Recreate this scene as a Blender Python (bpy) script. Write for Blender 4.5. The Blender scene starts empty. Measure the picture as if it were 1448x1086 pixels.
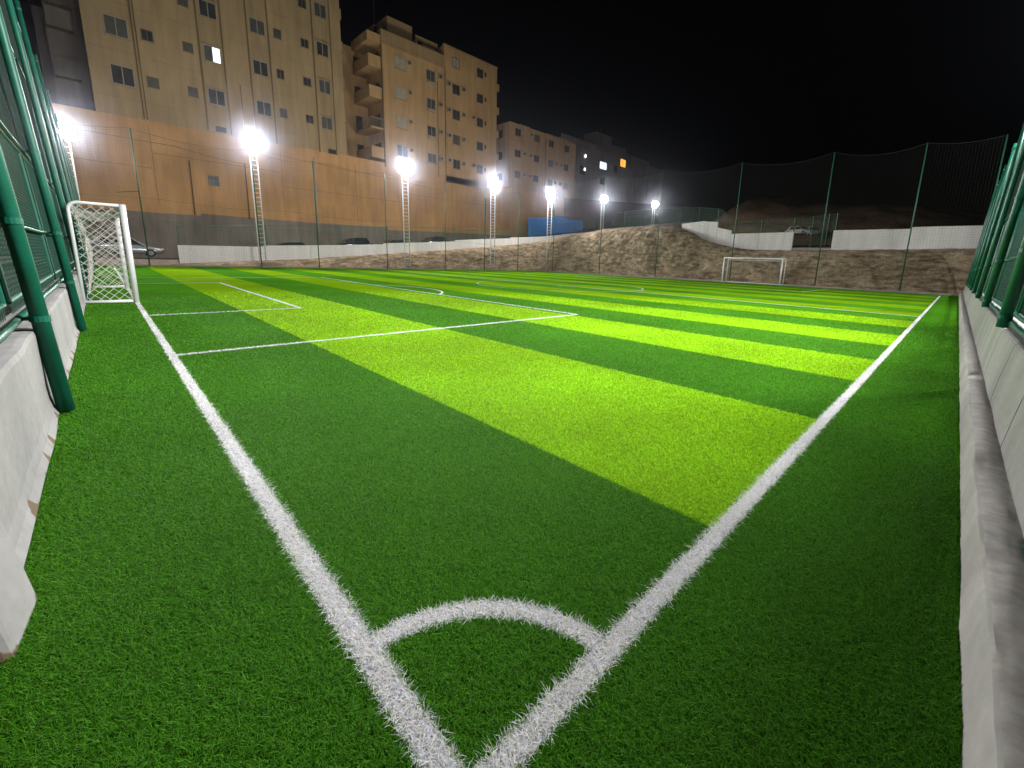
import bpy, bmesh, math, random
import numpy as np
from mathutils import Vector, Matrix, noise

random.seed(7)
rng = np.random.default_rng(7)
scene = bpy.context.scene
COL = scene.collection
R = math.radians
HAZE = 0.00042

# ------------------------------------------------------------------ materials
def mat(name, col, rough=0.6, spec=0.3, metal=0.0, var=0.0, vscale=4.0, col2=None, bump=0.0, bscale=30.0,
        stretch=(1, 1, 1), detail=6.0, coat=0.0):
    m = bpy.data.materials.new(name)
    m.use_nodes = True
    nt = m.node_tree
    b = nt.nodes['Principled BSDF']
    b.inputs['Roughness'].default_value = rough
    b.inputs['Specular IOR Level'].default_value = spec
    b.inputs['Metallic'].default_value = metal
    b.inputs['Coat Weight'].default_value = coat
    c = (*col, 1)
    b.inputs['Base Color'].default_value = c
    if var or col2 or bump:
        tc = nt.nodes.new('ShaderNodeTexCoord')
        mp = nt.nodes.new('ShaderNodeMapping')
        mp.inputs['Scale'].default_value = stretch
        nt.links.new(tc.outputs['Object'], mp.inputs['Vector'])
    if var or col2:
        n = nt.nodes.new('ShaderNodeTexNoise')
        n.inputs['Scale'].default_value = vscale
        n.inputs['Detail'].default_value = detail
        n.inputs['Roughness'].default_value = 0.65
        nt.links.new(mp.outputs['Vector'], n.inputs['Vector'])
        r = nt.nodes.new('ShaderNodeValToRGB')
        r.color_ramp.elements[0].position = 0.32
        r.color_ramp.elements[1].position = 0.68
        a = tuple(x * (1 - var) for x in col)
        z = tuple(min(1, x * (1 + var)) for x in col) if col2 is None else col2
        r.color_ramp.elements[0].color = (*(a if col2 is None else col), 1)
        r.color_ramp.elements[1].color = (*z, 1)
        nt.links.new(n.outputs['Fac'], r.inputs['Fac'])
        nt.links.new(r.outputs['Color'], b.inputs['Base Color'])
    if bump:
        n2 = nt.nodes.new('ShaderNodeTexNoise')
        n2.inputs['Scale'].default_value = bscale
        n2.inputs['Detail'].default_value = 8
        nt.links.new(mp.outputs['Vector'], n2.inputs['Vector'])
        bp = nt.nodes.new('ShaderNodeBump')
        bp.inputs['Strength'].default_value = min(1, bump * 8)
        bp.inputs['Distance'].default_value = bump
        nt.links.new(n2.outputs['Fac'], bp.inputs['Height'])
        nt.links.new(bp.outputs['Normal'], b.inputs['Normal'])
    return m

def emit(name, col, s):
    m = bpy.data.materials.new(name)
    m.use_nodes = True
    nt = m.node_tree
    b = nt.nodes['Principled BSDF']
    b.inputs['Base Color'].default_value = (0.8, 0.8, 0.8, 1)
    b.inputs['Emission Color'].default_value = (*col, 1)
    b.inputs['Emission Strength'].default_value = s
    return m

GREEN_DARK = (0.080, 0.290, 0.014)
GREEN_LIGHT = (0.36, 0.71, 0.012)

def turf_material(name, col, sheet=False, white=False, white_var=0.16):
    m = bpy.data.materials.new(name)
    m.use_nodes = True
    nt = m.node_tree
    b = nt.nodes['Principled BSDF']
    out = nt.nodes['Material Output']
    b.inputs['Roughness'].default_value = 0.5
    b.inputs['Specular IOR Level'].default_value = 0.10
    geo = nt.nodes.new('ShaderNodeNewGeometry')
    n = nt.nodes.new('ShaderNodeTexNoise')
    n.inputs['Scale'].default_value = 0.35
    n.inputs['Detail'].default_value = 5
    nt.links.new(geo.outputs['Position'], n.inputs['Vector'])
    mr = nt.nodes.new('ShaderNodeMapRange')
    mr.inputs['From Min'].default_value = 0.3
    mr.inputs['From Max'].default_value = 0.7
    mr.inputs['To Min'].default_value = 0.80
    mr.inputs['To Max'].default_value = 1.20
    nt.links.new(n.outputs['Fac'], mr.inputs['Value'])
    mul = nt.nodes.new('ShaderNodeMix')
    mul.data_type = 'RGBA'
    mul.blend_type = 'MULTIPLY'
    mul.inputs[0].default_value = 1
    mul.inputs[6].default_value = (*col, 1)
    nt.links.new(mr.outputs['Result'], mul.inputs[7])
    last = mul.outputs[2]
    if sheet:
        # fine fibre grain of the pile
        n2 = nt.nodes.new('ShaderNodeTexNoise')
        n2.inputs['Scale'].default_value = 26
        n2.inputs['Detail'].default_value = 8
        n2.inputs['Roughness'].default_value = 0.8
        nt.links.new(geo.outputs['Position'], n2.inputs['Vector'])
        mr2 = nt.nodes.new('ShaderNodeMapRange')
        mr2.inputs['From Min'].default_value = 0.25
        mr2.inputs['From Max'].default_value = 0.75
        mr2.inputs['To Min'].default_value = 0.55
        mr2.inputs['To Max'].default_value = 1.40
        nt.links.new(n2.outputs['Fac'], mr2.inputs['Value'])
        m2 = nt.nodes.new('ShaderNodeMix')
        m2.data_type = 'RGBA'
        m2.blend_type = 'MULTIPLY'
        m2.inputs[0].default_value = 1
        nt.links.new(last, m2.inputs[6])
        nt.links.new(mr2.outputs['Result'], m2.inputs[7])
        last = m2.outputs[2]
        bp = nt.nodes.new('ShaderNodeBump')
        bp.inputs['Strength'].default_value = 0.8
        bp.inputs['Distance'].default_value = 0.02
        nt.links.new(n2.outputs['Fac'], bp.inputs['Height'])
        nt.links.new(bp.outputs['Normal'], b.inputs['Normal'])
        nt.links.new(last, b.inputs['Base Color'])
        b.inputs['Specular IOR Level'].default_value = 0.0
        b.inputs['Roughness'].default_value = 1.0
    else:
        at = nt.nodes.new('ShaderNodeAttribute')
        at.attribute_name = 'tint'
        m2 = nt.nodes.new('ShaderNodeMix')
        m2.data_type = 'RGBA'
        m2.blend_type = 'MULTIPLY'
        m2.inputs[0].default_value = 1
        nt.links.new(last, m2.inputs[6])
        nt.links.new(at.outputs['Color'], m2.inputs[7])
        last = m2.outputs[2]
        nt.links.new(last, b.inputs['Base Color'])
        tr = nt.nodes.new('ShaderNodeBsdfTranslucent')
        nt.links.new(last, tr.inputs['Color'])
        mx = nt.nodes.new('ShaderNodeMixShader')
        mx.inputs[0].default_value = 0.38
        nt.links.new(b.outputs[0], mx.inputs[1])
        nt.links.new(tr.outputs[0], mx.inputs[2])
        nt.links.new(mx.outputs[0], out.inputs['Surface'])
    return m

M = {}
M['turf_dark'] = turf_material('turf_dark', tuple(.76 * c for c in GREEN_DARK), sheet=True)
M['turf_light'] = turf_material('turf_light', tuple(.47 * c for c in GREEN_LIGHT), sheet=True)
M['blade_dark'] = turf_material('blade_dark', GREEN_DARK)
M['blade_light'] = turf_material('blade_light', GREEN_LIGHT)
M['line_sheet'] = turf_material('line_sheet', (0.74, 0.74, 0.74), sheet=True)
M['line_under'] = mat('line_under', (0.22, 0.22, 0.23), 0.8)
M['blade_white'] = turf_material('blade_white', (0.95, 0.95, 0.95))
M['earth'] = mat('earth', (0.085, 0.066, 0.045), 0.95, 0.1, var=0.5, vscale=0.8, bump=0.04, bscale=6)

def bank_material():
    m = bpy.data.materials.new('cut_earth')
    m.use_nodes = True
    nt = m.node_tree
    b = nt.nodes['Principled BSDF']
    b.inputs['Roughness'].default_value = 0.95
    b.inputs['Specular IOR Level'].default_value = 0.1
    geo = nt.nodes.new('ShaderNodeNewGeometry')
    def noise_ramp(scale, c0, c1, p0=0.35, p1=0.65, stretch=(1, 1, 1), detail=8, rot=(0, 0, 0), rough=0.7):
        mp = nt.nodes.new('ShaderNodeMapping')
        mp.inputs['Scale'].default_value = stretch
        mp.inputs['Rotation'].default_value = rot
        nt.links.new(geo.outputs['Position'], mp.inputs['Vector'])
        n = nt.nodes.new('ShaderNodeTexNoise')
        n.inputs['Scale'].default_value = scale
        n.inputs['Detail'].default_value = detail
        n.inputs['Roughness'].default_value = rough
        nt.links.new(mp.outputs['Vector'], n.inputs['Vector'])
        r = nt.nodes.new('ShaderNodeValToRGB')
        r.color_ramp.elements[0].position = p0
        r.color_ramp.elements[1].position = p1
        r.color_ramp.elements[0].color = (*c0, 1)
        r.color_ramp.elements[1].color = (*c1, 1)
        nt.links.new(n.outputs['Fac'], r.inputs['Fac'])
        return n, r
    n1, r1 = noise_ramp(0.35, (0.27, 0.215, 0.15), (0.54, 0.45, 0.325))
    n2, r2 = noise_ramp(2.6, (0.48, 0.46, 0.43), (1.15, 1.13, 1.08), 0.36, 0.60, (1, 1, 1.3), 10, (0, 0, 0), .82)
    mul = nt.nodes.new('ShaderNodeMix')
    mul.data_type = 'RGBA'
    mul.blend_type = 'MULTIPLY'
    mul.inputs[0].default_value = 1
    nt.links.new(r1.outputs['Color'], mul.inputs[6])
    nt.links.new(r2.outputs['Color'], mul.inputs[7])
    n4, r4 = noise_ramp(1.5, (0.52, 0.49, 0.45), (1.10, 1.08, 1.06), 0.40, 0.54, (.55, .55, 2.2), 8, (R(32), R(28), 0))
    mul2 = nt.nodes.new('ShaderNodeMix')
    mul2.data_type = 'RGBA'
    mul2.blend_type = 'MULTIPLY'
    mul2.inputs[0].default_value = 1
    nt.links.new(mul.outputs[2], mul2.inputs[6])
    nt.links.new(r4.outputs['Color'], mul2.inputs[7])
    nt.links.new(mul2.outputs[2], b.inputs['Base Color'])
    bp = nt.nodes.new('ShaderNodeBump')
    bp.inputs['Strength'].default_value = 0.9
    bp.inputs['Distance'].default_value = 0.22
    nt.links.new(n2.outputs['Fac'], bp.inputs['Height'])
    nt.links.new(bp.outputs['Normal'], b.inputs['Normal'])
    return m
M['bank'] = bank_material()
M['hill'] = mat('hill_soil', (0.30, 0.21, 0.14), 0.95, 0.1, var=0.5, vscale=0.15, bump=0.2, bscale=1.2)
M['asphalt'] = mat('dusty_asphalt', (0.12, 0.105, 0.09), 0.9, 0.2, var=0.25, vscale=2)

def plaster(name, col, streak=0.25, blotch=0.2, rough=0.85, bump=0.006, grime=None):
    """painted render with vertical run-off streaks and large uneven patches"""
    m = bpy.data.materials.new(name)
    m.use_nodes = True
    nt = m.node_tree
    b = nt.nodes['Principled BSDF']
    b.inputs['Roughness'].default_value = rough
    b.inputs['Specular IOR Level'].default_value = 0.2
    geo = nt.nodes.new('ShaderNodeNewGeometry')
    def layer(scale, lo, hi, stretch, detail=6):
        mp = nt.nodes.new('ShaderNodeMapping')
        mp.inputs['Scale'].default_value = stretch
        nt.links.new(geo.outputs['Position'], mp.inputs['Vector'])
        n = nt.nodes.new('ShaderNodeTexNoise')
        n.inputs['Scale'].default_value = scale
        n.inputs['Detail'].default_value = detail
        nt.links.new(mp.outputs['Vector'], n.inputs['Vector'])
        mr = nt.nodes.new('ShaderNodeMapRange')
        mr.inputs['From Min'].default_value = 0.3
        mr.inputs['From Max'].default_value = 0.7
        mr.inputs['To Min'].default_value = lo
        mr.inputs['To Max'].default_value = hi
        nt.links.new(n.outputs['Fac'], mr.inputs['Value'])
        return n, mr
    n1, s = layer(1.6, 1 - streak, 1 + streak * 0.4, (1, 1, 0.12))
    n2, p = layer(0.22, 1 - blotch, 1 + blotch * 0.6, (1, 1, 1))
    n3, f = layer(14, 0.92, 1.06, (1, 1, 1))
    mm = nt.nodes.new('ShaderNodeMath'); mm.operation = 'MULTIPLY'
    nt.links.new(s.outputs[0], mm.inputs[0]); nt.links.new(p.outputs[0], mm.inputs[1])
    m3 = nt.nodes.new('ShaderNodeMath'); m3.operation = 'MULTIPLY'
    nt.links.new(mm.outputs[0], m3.inputs[0]); nt.links.new(f.outputs[0], m3.inputs[1])
    mul = nt.nodes.new('ShaderNodeMix'); mul.data_type = 'RGBA'; mul.blend_type = 'MULTIPLY'
    mul.inputs[0].default_value = 1
    mul.inputs[6].default_value = (*col, 1)
    nt.links.new(m3.outputs[0], mul.inputs[7])
    last = mul.outputs[2]
    if grime:
        # broken paint with exposed brown base, patches with their own outline
        mp = nt.nodes.new('ShaderNodeMapping')
        mp.inputs['Scale'].default_value = (1, 1, 0.35)
        nt.links.new(geo.outputs['Position'], mp.inputs['Vector'])
        n = nt.nodes.new('ShaderNodeTexNoise')
        n.inputs['Scale'].default_value = grime[1]
        n.inputs['Detail'].default_value = 7
        nt.links.new(mp.outputs['Vector'], n.inputs['Vector'])
        sx = nt.nodes.new('ShaderNodeSeparateXYZ')
        nt.links.new(geo.outputs['Position'], sx.inputs[0])
        hz = nt.nodes.new('ShaderNodeMapRange')
        hz.inputs['From Min'].default_value = grime[2]
        hz.inputs['From Max'].default_value = grime[3]
        hz.inputs['To Min'].default_value = 0.20
        hz.inputs['To Max'].default_value = -0.25
        nt.links.new(sx.outputs['Z'], hz.inputs['Value'])
        ad = nt.nodes.new('ShaderNodeMath'); ad.operation = 'ADD'
        nt.links.new(n.outputs['Fac'], ad.inputs[0]); nt.links.new(hz.outputs[0], ad.inputs[1])
        rp = nt.nodes.new('ShaderNodeValToRGB')
        rp.color_ramp.elements[0].position = 0.72
        rp.color_ramp.elements[1].position = 0.745
        nt.links.new(ad.outputs[0], rp.inputs['Fac'])
        mg = nt.nodes.new('ShaderNodeMix'); mg.data_type = 'RGBA'
        nt.links.new(rp.outputs['Color'], mg.inputs[0])
        nt.links.new(last, mg.inputs[6])
        mg.inputs[7].default_value = (*grime[0], 1)
        last = mg.outputs[2]
    nt.links.new(last, b.inputs['Base Color'])
    bp = nt.nodes.new('ShaderNodeBump')
    bp.inputs['Strength'].default_value = 0.6
    bp.inputs['Distance'].default_value = bump
    nt.links.new(n3.outputs['Fac'], bp.inputs['Height'])
    nt.links.new(bp.outputs['Normal'], b.inputs['Normal'])
    return m

M['low_wall'] = plaster('white_painted_concrete', (0.385, 0.377, 0.368), 0.24, 0.18, 0.8, 0.006, ((0.17, 0.12, 0.075), 5.0, 0.0, 0.22))
M['ledge_side'] = plaster('ledge_paint', (0.50, 0.48, 0.46), 0.25, 0.2, 0.85, 0.01)
M['ledge_top'] = mat('rough_screed', (0.42, 0.39, 0.365), 0.95, 0.1, col2=(0.60, 0.58, 0.56), vscale=10, bump=0.015, bscale=22, stretch=(1.5, 1, 1), detail=10)
M['far_white'] = plaster('far_white_paint', (0.74, 0.74, 0.72), 0.12, 0.10, 0.8, 0.006)
M['far_white2'] = plaster('far_white_block', (0.88, 0.87, 0.85), 0.14, 0.12, 0.85, 0.006)
M['kerb'] = plaster('kerb_concrete', (0.45, 0.38, 0.33), 0.2, 0.2)
M['orange'] = plaster('orange_render', (0.43, 0.245, 0.100), 0.20, 0.26)
M['grey_base'] = plaster('grey_cement', (0.19, 0.165, 0.135), 0.3, 0.35)
M['wall_unlit_tone'] = plaster('retaining_wall_unlit_tone', (0.13, 0.085, 0.07), 0.2, 0.2)  # far end of the retaining wall: its lack of light is in the colour
M['beige1'] = plaster('beige_paint', (0.30, 0.215, 0.113), 0.20, 0.12)
M['beige1_shade'] = plaster('beige_paint_shaded', (0.12, 0.10, 0.085), 0.25, 0.22)  # shade on the recessed left wing is put into this darker colour
M['beige_strip'] = plaster('beige_band', (0.288, 0.206, 0.108), 0.25, 0.12)
M['beige_groove'] = plaster('beige_pipe', (0.13, 0.085, 0.04), 0.25, 0.12)
M['beige2'] = plaster('tan_paint', (0.40, 0.250, 0.115), 0.22, 0.12)
M['beige2b'] = plaster('tan_parapet', (0.30, 0.20, 0.10), 0.2, 0.15)
M['beige3'] = plaster('sand_paint', (0.36, 0.235, 0.13), 0.22, 0.15)
M['grey4'] = plaster('grey_brown_paint', (0.55, 0.47, 0.43), 0.2, 0.2)
M['glass'] = mat('dark_glass', (0.034, 0.036, 0.032), 0.15, 0.5, var=0.4, vscale=0.8)
M['glass_pale'] = mat('curtained_glass', (0.30, 0.27, 0.20), 0.4, 0.5, var=0.2, vscale=2)
M['glass_dim'] = mat('drawn_blind', (0.06, 0.06, 0.05), 0.35, 0.5, var=0.3, vscale=1.5)
M['alu'] = mat('window_aluminium', (0.24, 0.21, 0.17), 0.45, 0.5, var=0.15, vscale=3)
M['alu_dark'] = mat('window_aluminium_brown', (0.09, 0.07, 0.05), 0.5, 0.4)
M['lit_white'] = emit('lit_window_white', (0.78, 0.88, 1.0), 1.4)
M['lit_orange'] = emit('lit_window_orange', (1.0, 0.42, 0.06), 1.5)
M['lit_dot'] = emit('bare_bulb', (0.85, 0.95, 1.0), 2.5)
M['lens'] = emit('floodlight_lens', (0.95, 0.97, 1.0), 60)
M['green'] = mat('green_gloss_paint', (0.003, 0.115, 0.070), 0.46, 0.5, var=0.25, vscale=3, bump=0.002, bscale=14)
M['green_thin'] = mat('green_wire', (0.008, 0.055, 0.035), 0.5, 0.5)
M['green_far'] = mat('green_far_paint', (0.02, 0.11, 0.06), 0.5, 0.4)
M['net_dark'] = mat('dark_net_cord', (0.03, 0.055, 0.045), 0.8, 0.2)
M['net_far'] = mat('grey_net_cord', (0.09, 0.09, 0.08), 0.8, 0.2)
M['rope'] = mat('white_net_cord', (0.62, 0.60, 0.55), 0.8, 0.2)
M['goal_white'] = mat('white_goal_paint', (0.78, 0.78, 0.79), 0.35, 0.5, var=0.06, vscale=5)
M['ladder'] = mat('galvanised_white', (0.88, 0.87, 0.87), 0.5, 0.4)
M['housing'] = mat('floodlight_housing', (0.25, 0.25, 0.26), 0.5, 0.4)
M['blue'] = plaster('blue_hoarding_paint', (0.008, 0.20, 0.60), 0.15, 0.12, 0.5)
M['ac'] = mat('air_conditioner_white', (0.30, 0.24, 0.16), 0.6, 0.3, var=0.2, vscale=4)
M['ac_dark'] = mat('air_conditioner_grille', (0.05, 0.04, 0.03), 0.7, 0.3)
M['car_black'] = mat('black_car_paint', (0.008, 0.009, 0.012), 0.15, 0.5, coat=0.6)
M['car_silver'] = mat('silver_car_paint', (0.26, 0.28, 0.29), 0.25, 0.5, metal=0.4, coat=0.6)
M['car_green'] = mat('dark_green_car_paint', (0.012, 0.030, 0.022), 0.18, 0.5, coat=0.6)
M['car_grey'] = mat('grey_car_paint', (0.09, 0.09, 0.09), 0.2, 0.5, coat=0.6)
M['car_white'] = mat('white_car_paint', (0.72, 0.72, 0.71), 0.25, 0.5, coat=0.6)
M['car_glass'] = mat('car_glass', (0.02, 0.022, 0.025), 0.06, 0.6)
M['rubber'] = mat('tyre_rubber', (0.015, 0.015, 0.015), 0.85)
M['rim'] = mat('wheel_rim', (0.12, 0.12, 0.12), 0.35, 0.5, metal=0.6)
M['lamp_clear'] = mat('headlamp_plastic', (0.6, 0.62, 0.62), 0.15, 0.6)
M['lamp_red'] = mat('tail_lamp_plastic', (0.25, 0.01, 0.01), 0.2, 0.6)
M['rubble'] = mat('pale_rubble', (0.42, 0.40, 0.37), 0.9, 0.1, var=0.3, vscale=2)
M['tank'] = mat('dark_tank', (0.04, 0.04, 0.04), 0.6)
M['rock'] = mat('pale_stone', (0.38, 0.33, 0.26), 0.95, 0.1, var=0.3, vscale=3)

# ------------------------------------------------------------------ mesh builder
class MB:
    def __init__(s):
        s.v, s.f = [], []
    def quadstrip(s, *pts):
        i = len(s.v); s.v += [tuple(p) for p in pts]; s.f.append(tuple(range(i, i + len(pts))))
        return s
    def box(s, x0, x1, y0, y1, z0, z1, lean=None):
        i = len(s.v)
        for z in (z0, z1):
            dx = lean[0] * z if lean else 0
            dy = lean[1] * z if lean else 0
            s.v += [(x0 + dx, y0 + dy, z), (x1 + dx, y0 + dy, z), (x1 + dx, y1 + dy, z), (x0 + dx, y1 + dy, z)]
        s.f += [(i, i+3, i+2, i+1), (i+4, i+5, i+6, i+7), (i, i+1, i+5, i+4), (i+1, i+2, i+6, i+5), (i+2, i+3, i+7, i+6), (i+3, i, i+4, i+7)]
        return s
    def tube(s, pts, r, n=8, cap=True):
        pts = [Vector(p) for p in pts]
        rr = r if isinstance(r, (list, tuple)) else [r] * len(pts)
        base = len(s.v)
        up = None
        for k, p in enumerate(pts):
            d = (pts[min(k + 1, len(pts) - 1)] - pts[max(k - 1, 0)]).normalized()
            if up is None:
                a = Vector((0, 0, 1)) if abs(d.z) < 0.9 else Vector((1, 0, 0))
                u = d.cross(a).normalized()
            else:
                u = (up - d * up.dot(d)).normalized()
            up = u
            w = d.cross(u)
            for j in range(n):
                t = 2 * math.pi * j / n
                s.v.append(tuple(p + (u * math.cos(t) + w * math.sin(t)) * rr[k]))
        for k in range(len(pts) - 1):
            for j in range(n):
                a = base + k * n + j; b = base + k * n + (j + 1) % n
                s.f.append((a, b, b + n, a + n))
        if cap:
            s.f.append(tuple(base + j for j in reversed(range(n))))
            e = base + (len(pts) - 1) * n
            s.f.append(tuple(e + j for j in range(n)))
        return s
    def prism(s, prof, axis, a0, a1):
        """profile polygon extruded along axis 'x' or 'y'"""
        i = len(s.v); n = len(prof)
        for a in (a0, a1):
            for p, q in prof:
                s.v.append((a, p, q) if axis == 'x' else (p, a, q))
        s.f.append(tuple(range(i, i + n))); s.f.append(tuple(i + n + k for k in reversed(range(n))))
        for k in range(n):
            a = i + k; b = i + (k + 1) % n
            s.f.append((a, a + n, b + n, b))
        return s
    def build(s, name, m, parent=None, smooth=False, bevel=0.0, loc=None):
        me = bpy.data.meshes.new(name)
        me.from_pydata(s.v, [], s.f)
        bm = bmesh.new(); bm.from_mesh(me)
        bmesh.ops.recalc_face_normals(bm, faces=bm.faces)
        if bevel:
            es = [e for e in bm.edges if len(e.link_faces) == 2 and e.calc_face_angle(0) > 0.5]
            bmesh.ops.bevel(bm, geom=es, offset=bevel, segments=2, affect='EDGES', profile=0.5)
        bm.to_mesh(me); bm.free()
        if smooth:
            me.shade_smooth()
        me.materials.append(m if not isinstance(m, str) else M[m])
        o = bpy.data.objects.new(name, me)
        COL.objects.link(o)
        if parent:
            o.parent = parent
        if loc:
            o.location = loc
        return o

def tag(o, label=None, cat=None, group=None, kind=None):
    if label: o['label'] = label
    if cat: o['category'] = cat
    if group: o['group'] = group
    if kind: o['kind'] = kind
    return o

def thing(name, label, cat, loc=(0, 0, 0), group=None):
    o = bpy.data.objects.new(name, None)
    o.empty_display_size = 0.2
    COL.objects.link(o)
    o.location = loc
    return tag(o, label, cat, group)

def lerp_table(tab, x):
    if x <= tab[0][0]: return tab[0][1]
    for (a, b), (c, d) in zip(tab, tab[1:]):
        if x <= c:
            return b + (d - b) * (x - a) / (c - a)
    return tab[-1][1]

def copy_tree(o, parent=None):
    c = o.copy(); COL.objects.link(c)
    if parent: c.parent = parent
    for ch in list(o.children):
        copy_tree(ch, c)
    return c

# ------------------------------------------------------------------ camera
CAM = Vector((-0.4638, -0.6724, 1.30))
yaw, pit, roll = R(43.287), R(10.969), R(2.0477)
fw = Vector((math.cos(yaw) * math.cos(pit), math.sin(yaw) * math.cos(pit), -math.sin(pit)))
rt = Vector((math.sin(yaw), -math.cos(yaw), 0))
up = rt.cross(fw)
r2 = rt * math.cos(roll) + up * math.sin(roll)
u2 = -rt * math.sin(roll) + up * math.cos(roll)
cd = bpy.data.cameras.new('camera')
cam = bpy.data.objects.new('camera', cd)
COL.objects.link(cam)
cam.matrix_world = Matrix(((r2.x, u2.x, -fw.x, CAM.x), (r2.y, u2.y, -fw.y, CAM.y), (r2.z, u2.z, -fw.z, CAM.z), (0, 0, 0, 1)))
cd.sensor_width = 36
cd.lens = 595.544 / 1448 * 36
cd.shift_x = -(780.61 - 724) / 1448
cd.shift_y = -(543 - 485.03) / 1448
cd.clip_start = 0.05
cd.clip_end = 2000
scene.camera = cam

# ------------------------------------------------------------------ pitch
PILE = -0.018                 # the backing lies below the tips of the pile
XE, YE = 38.9, 41.0          # far edges of the turf
GLX, TLY = 37.0, 39.8        # far goal line, far touchline
W = 0.081
STRIPES = [1.53, 3.81, 5.75, 7.53, 9.35, 11.26, 13.19, 15.25, 17.15, 19.1, 21.05, 23.0, 24.95, 26.9, 28.85, 30.8, 32.75, 34.7, GLX]
PY0, PY1, PX = 6.22, 24.73, 7.76      # penalty area
SY0, SY1, SX = 10.63, 20.83, 2.70     # goal area
CY = 15.5

ground = MB()
n = 48
ring = [(420 * math.cos(2 * math.pi * k / n) + 20, 420 * math.sin(2 * math.pi * k / n) + 20, -0.12) for k in range(n)]
ground.quadstrip(*ring)
tag(ground.build('ground', 'earth'), kind='structure')

def is_light(x, y):
    if x < 0 or y < 0 or x > GLX or y > TLY:
        return False
    return sum(1 for b in STRIPES if x >= b) % 2 == 1
b = MB(); me_idx = []
xs = [-1.0, 0.0] + STRIPES + [XE]
ys = [-1.0, 0.0, TLY, YE]
for i in range(len(xs) - 1):
    for j in range(len(ys) - 1):
        b.quadstrip((xs[i], ys[j], 0), (xs[i+1], ys[j], 0), (xs[i+1], ys[j+1], 0), (xs[i], ys[j+1], 0))
        me_idx.append(1 if is_light((xs[i] + xs[i+1]) / 2, (ys[j] + ys[j+1]) / 2) else 0)
b.v = [v for v in b.v]
turf = b.build('turf', 'turf_dark', loc=(0, 0, PILE))
turf.data.materials.append(M['turf_light'])
for p in turf.data.polygons:
    c = p.center
    p.material_index = 1 if is_light(c.x, c.y) else 0
    if p.normal.z < 0: p.flip()
tag(turf, kind='structure')

# markings: sheets just above the turf, near parts tufted with their own blades
def seg_rect(x0, x1, y0, y1):
    return lambda X, Y: (X >= x0) & (X <= x1) & (Y >= y0) & (Y <= y1)
def seg_arc(cx, cy, r, w, xmin=-1e9, ymin=-1e9, xmax=1e9):
    def f(X, Y):
        d = np.hypot(X - cx, Y - cy)
        return (np.abs(d - r) <= w / 2) & (X >= xmin) & (Y >= ymin) & (X <= xmax)
    return f
h = W / 2
ARC = 0.56
marks = []   # name, list of rects, list of arcs(cx,cy,r,a0,a1), z, membership
def rect_mark(name, rects, z):
    marks.append([name, rects, [], z])
def arc_mark(name, cx, cy, r, a0, a1, w, z):
    marks.append([name, [], [(cx, cy, r, a0, a1, w)], z])
rect_mark('goal_line', [(-h, h, -h, TLY + h)], 0.004)
rect_mark('touchline', [(h, GLX, -h, h)], 0.004)
arc_mark('corner_arc', 0, 0, ARC + 0.025, R(4), R(86), 0.076, 0.004)
rect_mark('goal_area_line', [(h, SX + .04, SY0 - .04, SY0 + .04), (SX - .04, SX + .04, SY0 + .04, SY1 - .04), (h, SX + .04, SY1 - .04, SY1 + .04)], 0.004)
rect_mark('penalty_area_line', [(h, PX + .04, PY0 - .04, PY0 + .04), (PX - .04, PX + .04, PY0 + .04, PY1 - .04), (h, PX + .04, PY1 - .04, PY1 + .04)], 0.004)
arc_mark('penalty_arc', 5.2, CY, 3.75, -math.acos((PX + .045 - 5.2) / 3.75), math.acos((PX + .045 - 5.2) / 3.75), 0.08, 0.004)
rect_mark('halfway_line', [(17.15, 17.23, h, TLY - h)], 0.004)
arc_mark('centre_circle', 17.19, CY, 4.6, 0, 2 * math.pi, 0.045, 0.008)
arc_mark('centre_spot', 17.19, CY, 0.06, 0, 2 * math.pi, 0.12, 0.012)
rect_mark('far_penalty_area_line', [(GLX - PX - .04, GLX - h, PY0 - .04, PY0 + .04), (GLX - PX - .04, GLX - PX + .04, PY0 + .04, PY1 - .04), (GLX - PX - .04, GLX - h, PY1 - .04, PY1 + .04)], 0.004)
rect_mark('far_goal_line', [(GLX, GLX + W, -h, TLY + h)], 0.004)
rect_mark('far_touchline', [(h, GLX, TLY - h, TLY + h)], 0.004)

# ---- blades of the pile: dense and fine close to the camera, sparser and broader further off
def sample_blades():
    out = []
    d0, dmax, rho = 2.3, 17.0, 56000.0
    cx, cy = CAM.x, CAM.y
    N1 = int(rho * 0.5 * (d0 ** 2) * 2.4)
    N2 = int(rho * d0 ** 2 * math.log(dmax / d0) * 2.4)
    r = np.concatenate([d0 * np.sqrt(rng.random(N1)), d0 * np.exp(rng.random(N2) * math.log(dmax / d0))])
    a = yaw + (rng.random(len(r)) - 0.5) * 2.4
    X = cx + r * np.cos(a); Y = cy + r * np.sin(a)
    k = (X > -0.84) & (Y > -0.885) & (r > 0.25)
    # thin the rim of the tufted region so that it has no hard edge
    k &= rng.random(len(r)) < np.clip((dmax - r) / 5.0, 0, 1) ** 0.7
    return X[k], Y[k], r[k]
BX, BY, BR = sample_blades()

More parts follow.
